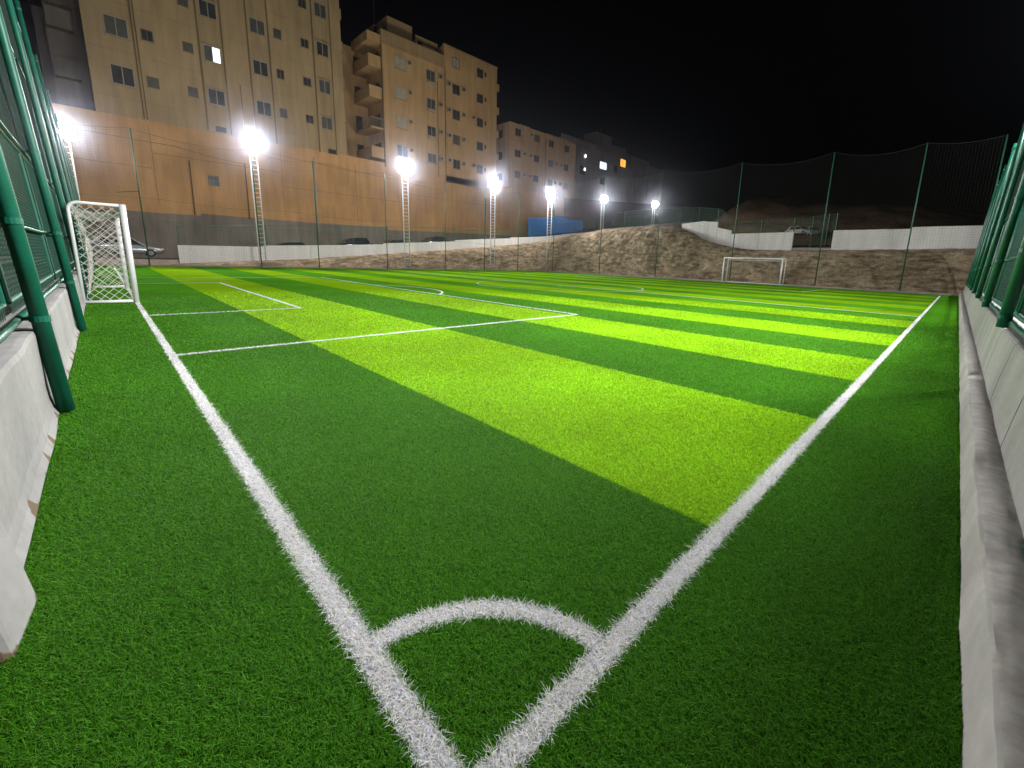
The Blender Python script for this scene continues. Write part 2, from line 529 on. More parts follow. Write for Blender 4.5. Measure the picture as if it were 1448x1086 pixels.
def blade_mesh(name, X, Y, Rr, height, width, curl, seg3):
    """ribbons of 2 or 3 joints; returns verts, faces(list of loops), per-vertex owner"""
    N = len(X)
    ang = rng.random(N) * 2 * np.pi
    dx, dy = np.cos(ang), np.sin(ang)
    tw = ang + np.pi / 2 + (rng.random(N) - .5) * 1.2
    sx, sy = np.cos(tw), np.sin(tw)
    hh = height * (0.65 + 0.6 * rng.random(N))
    ww = width * (0.8 + 0.4 * rng.random(N))
    c = curl * (0.3 + 0.9 * rng.random(N))
    fr = [(0, 0, 1.0), (0.40, 0.18, 0.95), (0.78, 0.62, 0.8), (1.0, 1.25, 0.12)] if seg3 else [(0, 0, 1.0), (0.66, 0.42, 0.9), (1.0, 1.1, 0.12)]
    droop = rng.random(N) * 0.45
    lev = []
    for q, (fz, fx, fwid) in enumerate(fr):
        z = hh * fz
        if q == len(fr) - 1:
            z = hh * (1 - droop)
        px = X + dx * hh * fx * c; py = Y + dy * hh * fx * c
        for sgn in (-1, 1):
            lev.append(np.stack([px + sx * ww * .5 * fwid * sgn, py + sy * ww * .5 * fwid * sgn, z + 0.002], 1))
    V = np.stack(lev, 1)                      # N, L, 3
    L = V.shape[1]
    quads = np.array([[2*k, 2*k+1, 2*k+3, 2*k+2] for k in range(L // 2 - 1)])
    F = (np.arange(N)[:, None, None] * L + quads[None]).reshape(-1, 4)
    return V.reshape(-1, 3), F, L

def numpy_object(name, V, F, mats, matidx=None, tint=None):
    V = V + np.array([0, 0, PILE])
    me = bpy.data.meshes.new(name)
    me.vertices.add(len(V)); me.vertices.foreach_set('co', V.astype(np.float32).ravel())
    me.loops.add(F.size); me.loops.foreach_set('vertex_index', F.astype(np.int32).ravel())
    me.polygons.add(len(F))
    me.polygons.foreach_set('loop_start', (np.arange(len(F)) * F.shape[1]).astype(np.int32))
    if matidx is not None:
        me.polygons.foreach_set('material_index', matidx.astype(np.int32))
    me.update(calc_edges=True)
    if tint is not None:
        at = me.attributes.new('tint', 'FLOAT_COLOR', 'POINT')
        at.data.foreach_set('color', tint.astype(np.float32).ravel())
    for m in mats: me.materials.append(m)
    o = bpy.data.objects.new(name, me)
    COL.objects.link(o)
    return o

def tint_for(N, L, spread, warm):
    g = 1 + (rng.random(N) - .5) * 2 * spread
    t = np.stack([g * (1 + warm * (rng.random(N) - .3)), g, g * (1 + .3 * (rng.random(N) - .5)), np.ones(N)], 1)
    return np.repeat(t, L, 0)

def in_mark(mk, X, Y):
    r = np.zeros(len(X), bool)
    for (x0, x1, y0, y1) in mk[1]:
        r |= (X >= x0) & (X <= x1) & (Y >= y0) & (Y <= y1)
    for (cx, cy, rad, a0, a1, w) in mk[2]:
        d = np.hypot(X - cx, Y - cy); a = np.arctan2(Y - cy, X - cx)
        full = a1 - a0 > 6
        r |= (np.abs(d - rad) <= w / 2) & (full | ((a >= a0) & (a <= a1)))
    return r

# uneven tuft edges: jitter the membership test a little
JX = BX + (rng.random(len(BX)) - .5) * 0.012
JY = BY + (rng.random(len(BY)) - .5) * 0.012
owner = np.full(len(BX), -1)
for i, mk in enumerate(marks):
    sel = in_mark(mk, JX, JY) & (owner < 0)
    owner[sel] = i

lw = np.clip(BR / 2.3, 0.75, 7.5)
def build_blades(sel, height, width, curl, wexp=0.85):
    parts = []
    near = BR < 4.5
    res = []
    for s3, m_ in ((True, sel & near), (False, sel & ~near)):
        if m_.sum() == 0: continue
        V, F, L = blade_mesh('', BX[m_], BY[m_], BR[m_], height, width * lw[m_] ** wexp, curl, s3)
        res.append((V, F, L, m_))
    return res

sel = owner < 0
Vs, Fs, Ts, Is = [], [], [], []
off = 0
for V, F, L, m_ in build_blades(sel, 0.0165, 0.0024, 1.2):
    Vs.append(V); Fs.append(F + off); off += len(V)
    Ts.append(tint_for(int(m_.sum()), L, 0.52, 0.35))
    lx, ly = BX[m_], BY[m_]
    li = np.zeros(len(lx), int)
    for bb in STRIPES: li += (lx >= bb)
    li = ((li % 2 == 1) & (lx >= 0) & (ly >= 0)).astype(int)
    Is.append(np.repeat(li, L // 2 - 1))
gb = numpy_object('grass_blades', np.concatenate(Vs), np.concatenate(Fs), [M['blade_dark'], M['blade_light']],
                  np.concatenate(Is), np.concatenate(Ts))
tag(gb, 'short plastic grass blades of the striped pitch', 'artificial grass', kind='stuff')

for i, mk in enumerate(marks):
    name, rects, arcs, z = mk
    mb = MB()
    for (x0, x1, y0, y1) in rects:
        mb.quadstrip((x0, y0, z), (x1, y0, z), (x1, y1, z), (x0, y1, z))
    for (cx, cy, rad, a0, a1, w) in arcs:
        K = max(12, int(rad * abs(a1 - a0) * 14))
        for k in range(K):
            t0 = a0 + (a1 - a0) * k / K; t1 = a0 + (a1 - a0) * (k + 1) / K
            ri, ro = max(rad - w / 2, 0.001), rad + w / 2
            mb.quadstrip((cx + ri * math.cos(t0), cy + ri * math.sin(t0), z), (cx + ro * math.cos(t0), cy + ro * math.sin(t0), z),
                         (cx + ro * math.cos(t1), cy + ro * math.sin(t1), z), (cx + ri * math.cos(t1), cy + ri * math.sin(t1), z))
    Vv = np.array(mb.v, float); Ff = np.array(mb.f, int)
    VV, FF, TT, II = [Vv], [Ff], [np.ones((len(Vv), 4))], [np.zeros(len(Ff), int)]
    off = len(Vv)
    s_ = owner == i
    if s_.sum():
        # line pile is thicker: each site carries extra fibres close in
        for rep in range(1):
            for V, F, L, m_ in build_blades(s_, 0.0155, 0.0036, 1.7):
                VV.append(V); FF.append(F + off); off += len(V)
                TT.append(tint_for(int(m_.sum()), L, 0.14, 0.0)); II.append(np.ones(len(F), int))
    o = numpy_object(name, np.concatenate(VV), np.concatenate(FF), [M['line_sheet'], M['blade_white']], np.concatenate(II), np.concatenate(TT))
    tag(o, kind='structure')

# ------------------------------------------------------------------ earth banks, street, hill
BASE = [(-30, 0.1), (1.9, .1), (6.3, .23), (9, .42), (12.2, .69), (16, 1.08), (21, 1.55), (25.4, 1.95), (31.3, 2.6), (35.8, 3.1),
        (42, 3.8), (50, 5.0), (60, 6.5), (71, 8.1), (80, 9.4), (110, 12.5), (160, 14)]
basez = lambda x: lerp_table(BASE, x)

path_toe = [(-6, 41.7), (3, 41.7), (12, 41.7), (21, 41.7), (30, 41.7), (36.0, 41.6), (38.6, 40.9), (39.9, 38.6), (40.2, 32), (40.2, 24), (40.2, 16), (40.2, 8), (40.2, 2), (40.2, -7)]
path_top = [(-6, 44.4, .05), (3, 44.4, .08), (12, 44.4, .66), (21, 44.4, 1.52), (30, 44.4, 2.42), (36.5, 44.4, 3.1), (41.2, 43.6, 3.72), (42.6, 38.6, 4.45), (43.2, 32, 5.45), (43.4, 24, 5.72),
            (43.6, 17.6, 3.72), (43.6, 8, 3.14), (43.6, 2, 3.26), (43.6, -7, 3.45)]
def bank():
    # resample both paths together
    T, K = [], []
    for i in range(len(path_toe) - 1):
        m_ = 64 if i > 0 else 20
        for k in range(m_):
            t = k / m_
            a, c = path_toe[i], path_toe[i+1]; p, q = path_top[i], path_top[i+1]
            T.append((a[0] + (c[0]-a[0])*t, a[1] + (c[1]-a[1])*t)); K.append(tuple(p[j] + (q[j]-p[j])*t for j in range(3)))
    # refine the crest of the mound around y 17..26
    KK = []
    crest = [(-7, 3.45), (2, 3.26), (8, 3.14), (11, 3.1), (14.75, 3.15), (17.6, 3.62), (19.2, 4.1), (20.4, 4.75), (22.6, 5.62), (25, 5.75), (32, 5.5), (38.6, 4.5), (43.7, 3.72)]
    for (x, y, z) in K:
        if x > 41.5: z = lerp_table(crest, y)
        KK.append((x, y, z))
    prof = [(0, 0.0), (.03, .08), (.08, .24), (.14, .42), (.20, .58), (.27, .73), (.35, .84), (.46, .91), (.62, .96), (.8, .985), (1.0, 1.0), (1.25, 1.0), (1.9, 1.0), (3.2, .97)]
    sub = []
    for (a, c) in zip(prof, prof[1:]):
        for k in range(5):
            sub.append((a[0] + (c[0]-a[0])*k/5, a[1] + (c[1]-a[1])*k/5))
    sub.append(prof[-1])
    mb = MB()
    ns = len(sub)
    for (tx, ty), (kx, ky, kz) in zip(T, KK):
        dx, dy = kx - tx, ky - ty
        for (t, hgt) in sub:
            x, y, z = tx + dx * t, ty + dy * t, kz * hgt - 0.03
            a = min(1, hgt * 3) * min(1, kz / 1.2)
            p = Vector((x * .9, y * .9, z * 1.1))
            nn = noise.noise(p * 0.8) * .45 + noise.noise(p * 2.1) * .35 + abs(noise.noise(p * 3.1)) * .5 - abs(noise.noise(Vector((p.x * 2.2 + p.z * 1.5, p.y * 2.2 + p.z * 1.5, p.z * .9)))) * .55 + noise.noise(p * 6.5) * .34
            L_ = math.hypot(dx, dy) or 1
            face = 1 - abs(2 * min(t, 1) - 1)
            push = nn * (.10 + .20 * face) * a
            x -= dx / L_ * push; y -= dy / L_ * push
            z += noise.noise(p * 1.7 + Vector((9, 3, 1))) * .08 * a
            if t >= 1: z = min(z, kz - 0.02)
            mb.v.append((x, y, z))
    for i in range(len(T) - 1):
        for j in range(ns - 1):
            a = i * ns + j
            mb.f.append((a, a + 1, a + ns + 1, a + ns))
    o = mb.build('earth_bank', 'bank', smooth=True)
    tag(o, kind='structure')
bank()

# street rising behind the far side, and the rising ground beyond it
mb = MB()
xs_ = [-60, -20] + [b_[0] for b_ in BASE[1:]]
for i, x in enumerate(xs_):
    z = basez(x) + 0.02
    mb.v += [(x, 44.75, z), (x, 59.6, z + 0.05), (x, 90, z + .1)]
for i in range(len(xs_) - 1):
    a = i * 3
    mb.f += [(a, a+3, a+4, a+1), (a+1, a+4, a+5, a+2)]
tag(mb.build('street', 'asphalt'), kind='structure')

# plateau and hill beyond the far end
def hill_z(x, y):
    t = min(1, max(0, (x - 62) / 62))
    q = t * t * (3 - 2 * t)
    top = lerp_table([(-60, 11), (-4, 13.5), (10, 15.2), (22, 17.0), (38, 19.2), (48, 19.4), (60, 15), (75, 10)], y)
    z = 3.6 + (top - 3.6) * q
    p = Vector((x * .06, y * .06, 0))
    z += (noise.noise(p) * 1.0 + noise.noise(p * 3.2) * .5 + noise.noise(p * 9) * .18) * (0.15 + q)
    if y > 40: z = min(z, basez(x) - .3)
    return z
def hill():
    mb = MB()
    nx, ny = 90, 120
    for i in range(nx + 1):
        x = 44.6 + (200 - 44.6) * (i / nx) ** 1.5
        for j in range(ny + 1):
            y = -60 + 120 * j / ny
            mb.v.append((x, y, hill_z(x, y)))
    for i in range(nx):
        for j in range(ny):
            a = i * (ny + 1) + j
            mb.f.append((a, a + ny + 1, a + ny + 2, a + 1))
    tag(mb.build('hill', 'hill', smooth=True), kind='structure')
hill()

# kerb lines at the toe of the banks
mb = MB()
mb.box(39.45, 39.75, -3, 38, -0.05, 0.07)
tag(mb.build('kerb', 'kerb'), kind='structure')
mb = MB()
mb.box(-4, 37.5, 41.35, 41.55, -0.05, 0.06)
tag(mb.build('kerb', 'kerb'), kind='structure')

# ------------------------------------------------------------------ low wall and fence on the left (behind the near goal line)
LEAN = 0.06
POSTY = [-0.35 + 4.65 * k for k in range(9)]
lw_thing = thing('low_wall', 'low white painted concrete wall under the green fence behind the near goal', 'wall', (-0.9, 20, 0))
def put(o, root):
    """parent keeping world coordinates"""
    o.parent = root
    o.matrix_parent_inverse = Matrix.Translation(-Vector(root.location))
    return o
def wall_panel(y0, y1):
    mb = MB()
    ny = max(4, int((y1 - y0) / .18)); zs = [0, .05, .12, .22, .36, .5, .62, .655, .66]
    prof_x = [0.035, .012, 0, -.003, -.006, -.01, -.014, -.024, -.06]
    for i in range(ny + 1):
        y = y0 + (y1 - y0) * i / ny
        for z, px in zip(zs, prof_x):
            w_ = noise.noise(Vector((y * 1.3, z * 2, 4))) * .012 + noise.noise(Vector((y * 6, z * 6, 1))) * .004
            zz = z + (noise.noise(Vector((y * 2.2, 7, 0))) * .012 if z > .6 else 0)
            mb.v.append((-0.86 + px + w_, y, zz))
        mb.v.append((-1.10, y, 0.66)); mb.v.append((-1.10, y, -0.1))
    m_ = len(zs) + 2
    for i in range(ny):
        for j in range(m_ - 1):
            a = i * m_ + j
            mb.f.append((a, a + 1, a + m_ + 1, a + m_))
    mb.f.append(tuple(range(m_))); mb.f.append(tuple(ny * m_ + k for k in range(m_)))
    return mb
edges = [1.42] + [p + d for p in POSTY[1:] for d in (-0.05, 0.05)] + [41.2]
for k in range(0, len(edges) - 1, 2):
    put(wall_panel(edges[k], edges[k + 1]).build('wall_panel', 'low_wall', smooth=False), lw_thing)
mb = MB()
fp = [(-1.1, 1.28), (-.80, 1.33), (-.772, 1.63), (-.865, 1.95), (-1.1, 1.95)]
mb.v += [(x, y, -.03) for x, y in fp] + [(x - (.055 if x > -1 else 0), y + .02, .42) for x, y in fp]
mb.f += [(k, (k + 1) % 5, 5 + (k + 1) % 5, 5 + k) for k in range(5)] + [(4, 3, 2, 1, 0), (5, 6, 7, 8, 9)]
put(mb.build('footing', 'low_wall', bevel=0.02), lw_thing)

def chain_panel(fix, along0, along1, z0, z1, pitch, r, axis, lean):
    """diagonal wires filling a rectangle standing on the plane x=fix (axis 'y') or y=fix (axis 'x')"""
    mb = MB()
    d = z1 - z0; Ln = along1 - along0
    step = pitch * math.sqrt(2)
    def P(a, z, off=0):
        f = fix + lean * z + off
        return (f, along0 + a, z0 * 0 + z) if axis == 'y' else (along0 + a, f, z)
    k = -d
    while k < Ln:
        for s in (0, 1):
            a0, a1 = k, k + d
            za, zb = z0, z1
            if a0 < 0: za += -a0; a0 = 0
            if a1 > Ln: zb -= (a1 - Ln); a1 = Ln
            if a1 - a0 > 0.03:
                if s == 0:
                    mb.tube([P(a0, za, .002), P(a1, zb, .002)], r, 3, False)
                else:
                    mb.tube([P(Ln - a0, za, -.002), P(Ln - a1, zb, -.002)], r, 3, False)
        k += step
    return mb

def cord_net(fix, along0, along1, z0, z1, cell, r, axis, lean):
    mb = MB()
    def P(a, z, sag=0):
        f = fix + lean * z + 0.02 * math.sin(a * 1.3 + z)
        return (f, a, z) if axis == 'y' else (a, f, z)
    na = int((along1 - along0) / cell); nz = int((z1 - z0) / cell)
    for i in range(1, na):
        a = along0 + (along1 - along0) * i / na
        mb.tube([P(a, z0 + (z1 - z0) * q / 3) for q in range(4)], r, 3, False)
    for j in range(nz + 1):
        z = z0 + (z1 - z0) * j / nz
        mb.tube([P(along0 + (along1 - along0) * q / 4, z - (0.05 * (1 - (q / 2 - 1) ** 2))) for q in range(5)], r, 3, False)
    return mb

lf = thing('perimeter_fence', 'tall green fence of posts, chain link and net on the wall behind the netted goal', 'fence', (-0.85, 20, 0))
FX = -0.795
def clamp_ring(mb, c, r, axis_len=0.05):
    mb.tube([(c[0], c[1], c[2] - axis_len / 2), (c[0], c[1], c[2] + axis_len / 2)], r, 14)
for k, y in enumerate(POSTY):
    mb = MB(); mb.tube([(FX - LEAN * z, y, z) for z in (0.0, 2.5, 5.0, 7.5)], 0.049, 16)
    p = put(mb.build('post', 'green', smooth=True), lf)
    for z in (0.74, 1.45, 2.55, 4.9, 7.3):
        mb = MB()
        clamp_ring(mb, (FX - LEAN * z, y, z), 0.056, 0.045)
        x = FX - LEAN * z
        mb.tube([(x, y + .02, z), (x - .10, y + .02, z)], 0.016, 6)
        mb.build('clamp', 'green', p)
RX = -0.905
for k in range(len(POSTY)):
    y0 = POSTY[k] + .02; y1 = (POSTY[k + 1] if k + 1 < len(POSTY) else 41.2) - .02
    if y1 - y0 < 1: continue
    wob = lambda y, z: (RX - LEAN * z, y, z + .006 * math.sin(3 * y))
    for z, r in ((0.73, .024), (1.45, .019), (2.55, .022), (4.9, .014), (7.35, .014)):
        mb = MB()
        mb.tube([wob(y0 + (y1 - y0) * q / 6, z) for q in range(7)], r, 8)
        put(mb.build('rail', 'green', smooth=True), lf)
    # framed chain link panel with its own mid upright
    ym = (y0 + y1) / 2
    X = RX - .03
    fx = lambda z: X - LEAN * z
    a, b_ = y0 + .12, y1 - .12
    for (ya_, yb_) in ((a, ym - .05), (ym + .05, b_)):
        mb = MB()
        mb.tube([(fx(.86), ya_, .86), (fx(.86), yb_, .86), (fx(2.5), yb_, 2.5), (fx(2.5), ya_, 2.5), (fx(.86), ya_, .86)], 0.021, 8)
        put(mb.build('panel_frame', 'green'), lf)
    put(chain_panel(X, y0 + .1, y1 - .1, .76, 2.5, .055, .0022, 'y', -LEAN).build('chain_link', 'green_thin'), lf)
    put(cord_net(X, y0, y1, 2.58, 7.35, .065, .0030, 'y', -LEAN).build('net', 'net_dark'), lf)
    # intermediate thinner standards that carry the net
    mb = MB(); mb.tube([(fx(z) - .03, ym, z) for z in (.66, 2.5, 5.2)], .034, 10)
    put(mb.build('standard', 'green', smooth=True), lf)

# ------------------------------------------------------------------ right wall with ledge, and fence on it
rw = thing('low_wall', 'white concrete wall with a rough ledge at its foot along the near touchline', 'wall', (20, -1.1, 0))
def ledge():
    mb = MB()
    nx = 700
    prof = [(-0.885, -.05), (-0.89, .03), (-0.905, .15), (-0.915, .192), (-0.925, .2)] + [(-0.925 - .0155 * q, .2 + .006 * math.sin(q * .5)) for q in range(1, 11)]
    for i in range(nx + 1):
        x = -1.5 + 41 * (i / nx) ** 1.6
        for j, (y, z) in enumerate(prof):
            q = Vector((x * 2.1, y * 9, z * 9))
            e = noise.noise(q) * .010 + noise.noise(q * 4) * .004
            rgh = noise.noise(Vector((x * 14, y * 40, 2))) * .0028 + noise.noise(Vector((x * 45, y * 60, 5))) * .0022 if j >= 5 else 0
            mb.v.append((x, y + e * (1 if j < 5 else .3), z + (e * .9 if j >= 3 else 0) + rgh))
    m_ = len(prof)
    for i in range(nx):
        for j in range(m_ - 1):
            a = i * m_ + j
            mb.f.append((a, a + 1, a + m_ + 1, a + m_))
    o = mb.build('ledge', 'ledge_side', smooth=True)
    o.data.set_sharp_from_angle(angle=R(28))
    o.data.materials.append(M['ledge_top'])
    for p in o.data.polygons:
        if p.center.y < -0.925: p.material_index = 1
    return o
put(ledge(), rw)
def rwall(x0, x1):
    mb = MB()
    nn = max(3, int((x1 - x0) / .2))
    prof = [(-1.045, .12), (-1.052, .22), (-1.07, .4), (-1.095, .6), (-1.112, .728), (-1.13, .745), (-1.34, .748), (-1.36, -.1)]
    for i in range(nn + 1):
        x = x0 + (x1 - x0) * i / nn
        for (y, z) in prof:
            e = noise.noise(Vector((x * 1.7, y * 3, z * 3))) * .008
            mb.v.append((x, y + e, z + (e if z > .7 else 0)))
    m_ = len(prof)
    for i in range(nn):
        for j in range(m_ - 1):
            a = i * m_ + j
            mb.f.append((a, a + 1, a + m_ + 1, a + m_))
    mb.f.append(tuple(range(m_))); mb.f.append(tuple(nn * m_ + k for k in range(m_)))
    return mb
x = 2.12
cuts = [-1.4, 1.9]
put(rwall(-1.4, 1.9).build('wall_panel', 'low_wall'), rw)
while x < 39:
    L_ = 1.42 + .06 * math.sin(x * 5)
    put(rwall(x, min(x + L_, 39.4)).build('wall_panel', 'low_wall'), rw)
    x += L_ + .022

rf = thing('perimeter_fence', 'green post and chain link fence standing on the white wall along the near touchline', 'fence', (20, -1.2, 0))
POSTX = [2.01] + [6.55 + 4.35 * k for k in range(8)]
for k, x in enumerate(POSTX):
    z0 = .2 if k == 0 else .74
    mb = MB(); mb.tube([(x, -1.12 - LEAN * (z - .74) if z > .7 else -1.09, z) for z in (z0, 2.5, 4.5, 6.3)], 0.055, 14)
    p = put(mb.build('post', 'green', smooth=True), rf)
    for z in (0.86, 1.6, 2.7, 6.1):
        mb = MB()
        clamp_ring(mb, (x, -1.12 - LEAN * (z - .74), z), 0.064, .045)
        mb.build('clamp', 'green', p)
    if k + 1 < len(POSTX) or True:
        x1 = (POSTX[k + 1] if k + 1 < len(POSTX) else 39.6) - .02
        xa = x + .02
        if x1 - xa < .8: continue
        ry = lambda z: -1.19 - LEAN * (z - .74)
        for z, r in ((0.80, .030), (0.90, .024), (1.6, .02), (2.7, .022), (4.4, .014), (6.2, .014)):
            mb = MB()
            mb.tube([(xa + (x1 - xa) * q / 6, ry(z), z + .008 * math.sin(2.6 * (xa + q))) for q in range(7)], r, 8)
            put(mb.build('rail', 'green', smooth=True), rf)
        xm = (xa + x1) / 2
        for xx in (xa + .1, xm, x1 - .1):
            mb = MB()
            mb.tube([(xx, ry(.9) - .02, .9), (xx, ry(2.65) - .02, 2.65)], .021, 8)
            put(mb.build('standard', 'green', smooth=True), rf)
        put(chain_panel(-1.21 + LEAN * .74, xa + .08, x1 - .08, .86, 2.65, .055, .0022, 'x', -LEAN).build('chain_link', 'green_thin'), rf)
        put(cord_net(-1.21 + LEAN * .74, xa, x1, 2.72, 6.15, .065, .0030, 'x', -LEAN).build('net', 'net_dark'), rf)

# ------------------------------------------------------------------ far side and far end ball-stop nets
def hanging_net(P0, P1, h0, h1, z0, sag, cell=0.16, r=0.003):
    """net hung between two post tops with a sagging head rope"""
    mb = MB()
    P0 = Vector(P0); P1 = Vector(P1)
    L_ = (P1 - P0).length
    nrm = Vector((P1.y - P0.y, P0.x - P1.x)).normalized()
    def Q(t, f):
        top = h0 + (h1 - h0) * t - sag * 4 * t * (1 - t)
        z = z0 + (top - z0) * f
        bl = 0.18 * math.sin(math.pi * t) * math.sin(math.pi * f) + .05 * math.sin(7 * t + 5 * f)
        p = P0.lerp(P1, t)
        return (p.x + nrm.x * bl, p.y + nrm.y * bl, z)
    na = max(2, int(L_ / cell)); nz = int((max(h0, h1) - z0) / cell)
    for i in range(na + 1):
        mb.tube([Q(i / na, q / 6) for q in range(7)], r, 3, False)
    for j in range(nz + 1):
        mb.tube([Q(q / 8, j / nz) for q in range(9)], r * (4 if j == nz else 1), 3, False)
    return mb

sf = thing('ball_net_fence', 'thin green posts with a hanging net along the street side of the pitch', 'fence', (19, 41.15, 0))
SP = [(-5.0, 9.0), (1.83, 9.1), (8.6, 9.05), (13.0, 9.05), (19.35, 9.15), (26.1, 9.3), (31.5, 9.45), (36.9, 9.75)]
for (x, hh) in SP:
    mb = MB(); mb.tube([(x, 41.15, 0), (x, 41.15, hh)], .042, 8)
    p = put(mb.build('post', 'green_far', smooth=True), sf)
mb = MB(); mb.tube([(1.83, 41.15, 5.05), (.75, 41.15, 4.85)], .03, 6)
put(mb.build('bracket', 'green_far'), sf)
for (a, c) in zip(SP, SP[1:]):
    put(hanging_net((a[0], 41.15), (c[0], 41.15), a[1], c[1], 0.05, .35).build('net', 'net_far'), sf)
for z in (4.55, 3.05):
    mb = MB(); mb.tube([(x_, 41.2, z + .1 * math.sin(x_ * .7)) for x_ in np.linspace(-5, 36.9, 30)], .010, 5)
    put(mb.build('guy_wire', 'green_far'), sf)

ef = thing('ball_net_fence', 'thin green posts with a sagging net in front of the far earth bank', 'fence', (39.6, 18, 0))
EP = [(37.0, 41.15, 9.75), (39.55, 37.4, 11.2), (39.6, 29.9, 10.95), (39.6, 22.5, 10.7), (39.6, 14.7, 10.45), (39.6, 7.75, 10.35), (39.6, 2.3, 10.2), (39.6, -1.5, 10.1)]
for (x, y, hh) in EP[1:]:
    mb = MB(); mb.tube([(x, y, 0), (x, y, hh)], .045, 8)
    put(mb.build('post', 'green_far', smooth=True), ef)
for (a, c) in zip(EP, EP[1:]):
    put(hanging_net((a[0] + .0, a[1]), (c[0], c[1]), a[2], c[2], 0.05, .5 if c[1] > 2 else .25).build('net', 'net_far'), ef)

# ------------------------------------------------------------------ goals
def goal(label, x0, ya, yb, hgt, depth, sgn, r, net):
    """posts on x=x0, box frame going back towards sgn*x"""
    g = thing('football_goal', label, 'goal', (x0, (ya + yb) / 2, 0))
    xb = x0 + sgn * depth
    for y in (ya, yb):
        mb = MB(); mb.tube([(x0, y, 0), (x0, y, hgt)], r, 16)
        put(mb.build('post', 'goal_white', smooth=True), g)
    mb = MB(); mb.tube([(x0, ya, hgt - r), (x0, yb, hgt - r)], r * .98, 16)
    put(mb.build('crossbar', 'goal_white', smooth=True), g)
    for y in (ya, yb):
        mb = MB()
        q = r * .58
        ht = hgt - .03
        pts = [(x0 + sgn * r, y, ht)]
        for k in range(7):
            t = k / 6 * math.pi / 2
            pts.append((xb - sgn * .16 + sgn * .16 * math.sin(t), y, ht - .16 + .16 * math.cos(t)))
        pts.append((xb - sgn * .0, y, .03))
        mb.tube(pts, q, 12)
        mb.tube([(x0 + sgn * r, y, .03), (xb, y, .03)], q, 12)
        put(mb.build('side_frame', 'goal_white', smooth=True), g)
    mb = MB()
    mb.tube([(xb, ya, .03), (xb, yb, .03)], r * .6, 12)
    mb.tube([(xb + sgn * .0, ya, hgt - .2), (xb, yb, hgt - .2)], r * .45, 12)
    put(mb.build('back_bar', 'goal_white', smooth=True), g)
    if net:
        cell = .115
        mb = MB()
        def wob(p, amp=.02):
            v = Vector(p)
            return tuple(v + Vector((noise.noise(v * 3.1), noise.noise(v * 3.1 + Vector((5, 0, 0))), noise.noise(v * 3.1 + Vector((0, 7, 0))))) * amp)
        def diag(Lu, Lv, fn, amp):
            st = cell * 1.414
            k = -Lv
            while k < Lu:
                for s in (0, 1):
                    u0, v0, u1, v1 = k, 0, k + Lv, Lv
                    if u0 < 0: v0 -= u0; u0 = 0
                    if u1 > Lu: v1 -= (u1 - Lu); u1 = Lu
                    if u1 - u0 > .05:
                        nseg = max(3, int((u1 - u0) / .12))
                        P = []
                        for q in range(nseg + 1):
                            u = u0 + (u1 - u0) * q / nseg; v = v0 + (v1 - v0) * q / nseg
                            if s: u = Lu - u
                            P.append(wob(fn(u, v), amp))
                        mb.tube(P, .0062, 4, False)
                k += st
        hh = hgt - .12
        # two ends, hanging slightly inside the frame
        for y in (ya + .02, yb - .02):
            mb = MB()
            diag(depth - .1, hh, lambda u, v: (x0 + sgn * (u + .05), y + (.05 if y < (ya + yb) / 2 else -.05) * math.sin(math.pi * u / depth) * math.sin(math.pi * v / hh), v + .04), .035)
            put(mb.build('side_net', 'rope'), g)
        mb = MB()
        diag(yb - ya - .04, hh, lambda u, v: (xb - sgn * (.03 + .14 * math.sin(math.pi * v / hh) + .02 * math.sin(u * 3)), ya + u + .02, v + .04), .04)
        put(mb.build('back_net', 'rope'), g)
        mb = MB()
        diag(yb - ya - .04, depth - .08, lambda u, v: (x0 + sgn * (v + .05), ya + u + .02, hgt - .06 - .16 * math.sin(math.pi * v / depth) * (1 + .4 * math.sin(u * 2.3))), .04)
        put(mb.build('top_net', 'rope'), g)
    return g
goal('white box goal with a knotted white net beside the green fence', -0.01, 13.42, 18.6, 2.23, 0.84, -1, 0.056, True)
goal('small bare white goal frame without net at the foot of the earth bank', 38.0, 9.95, 14.75, 2.2, 0.95, 1, 0.055, False)

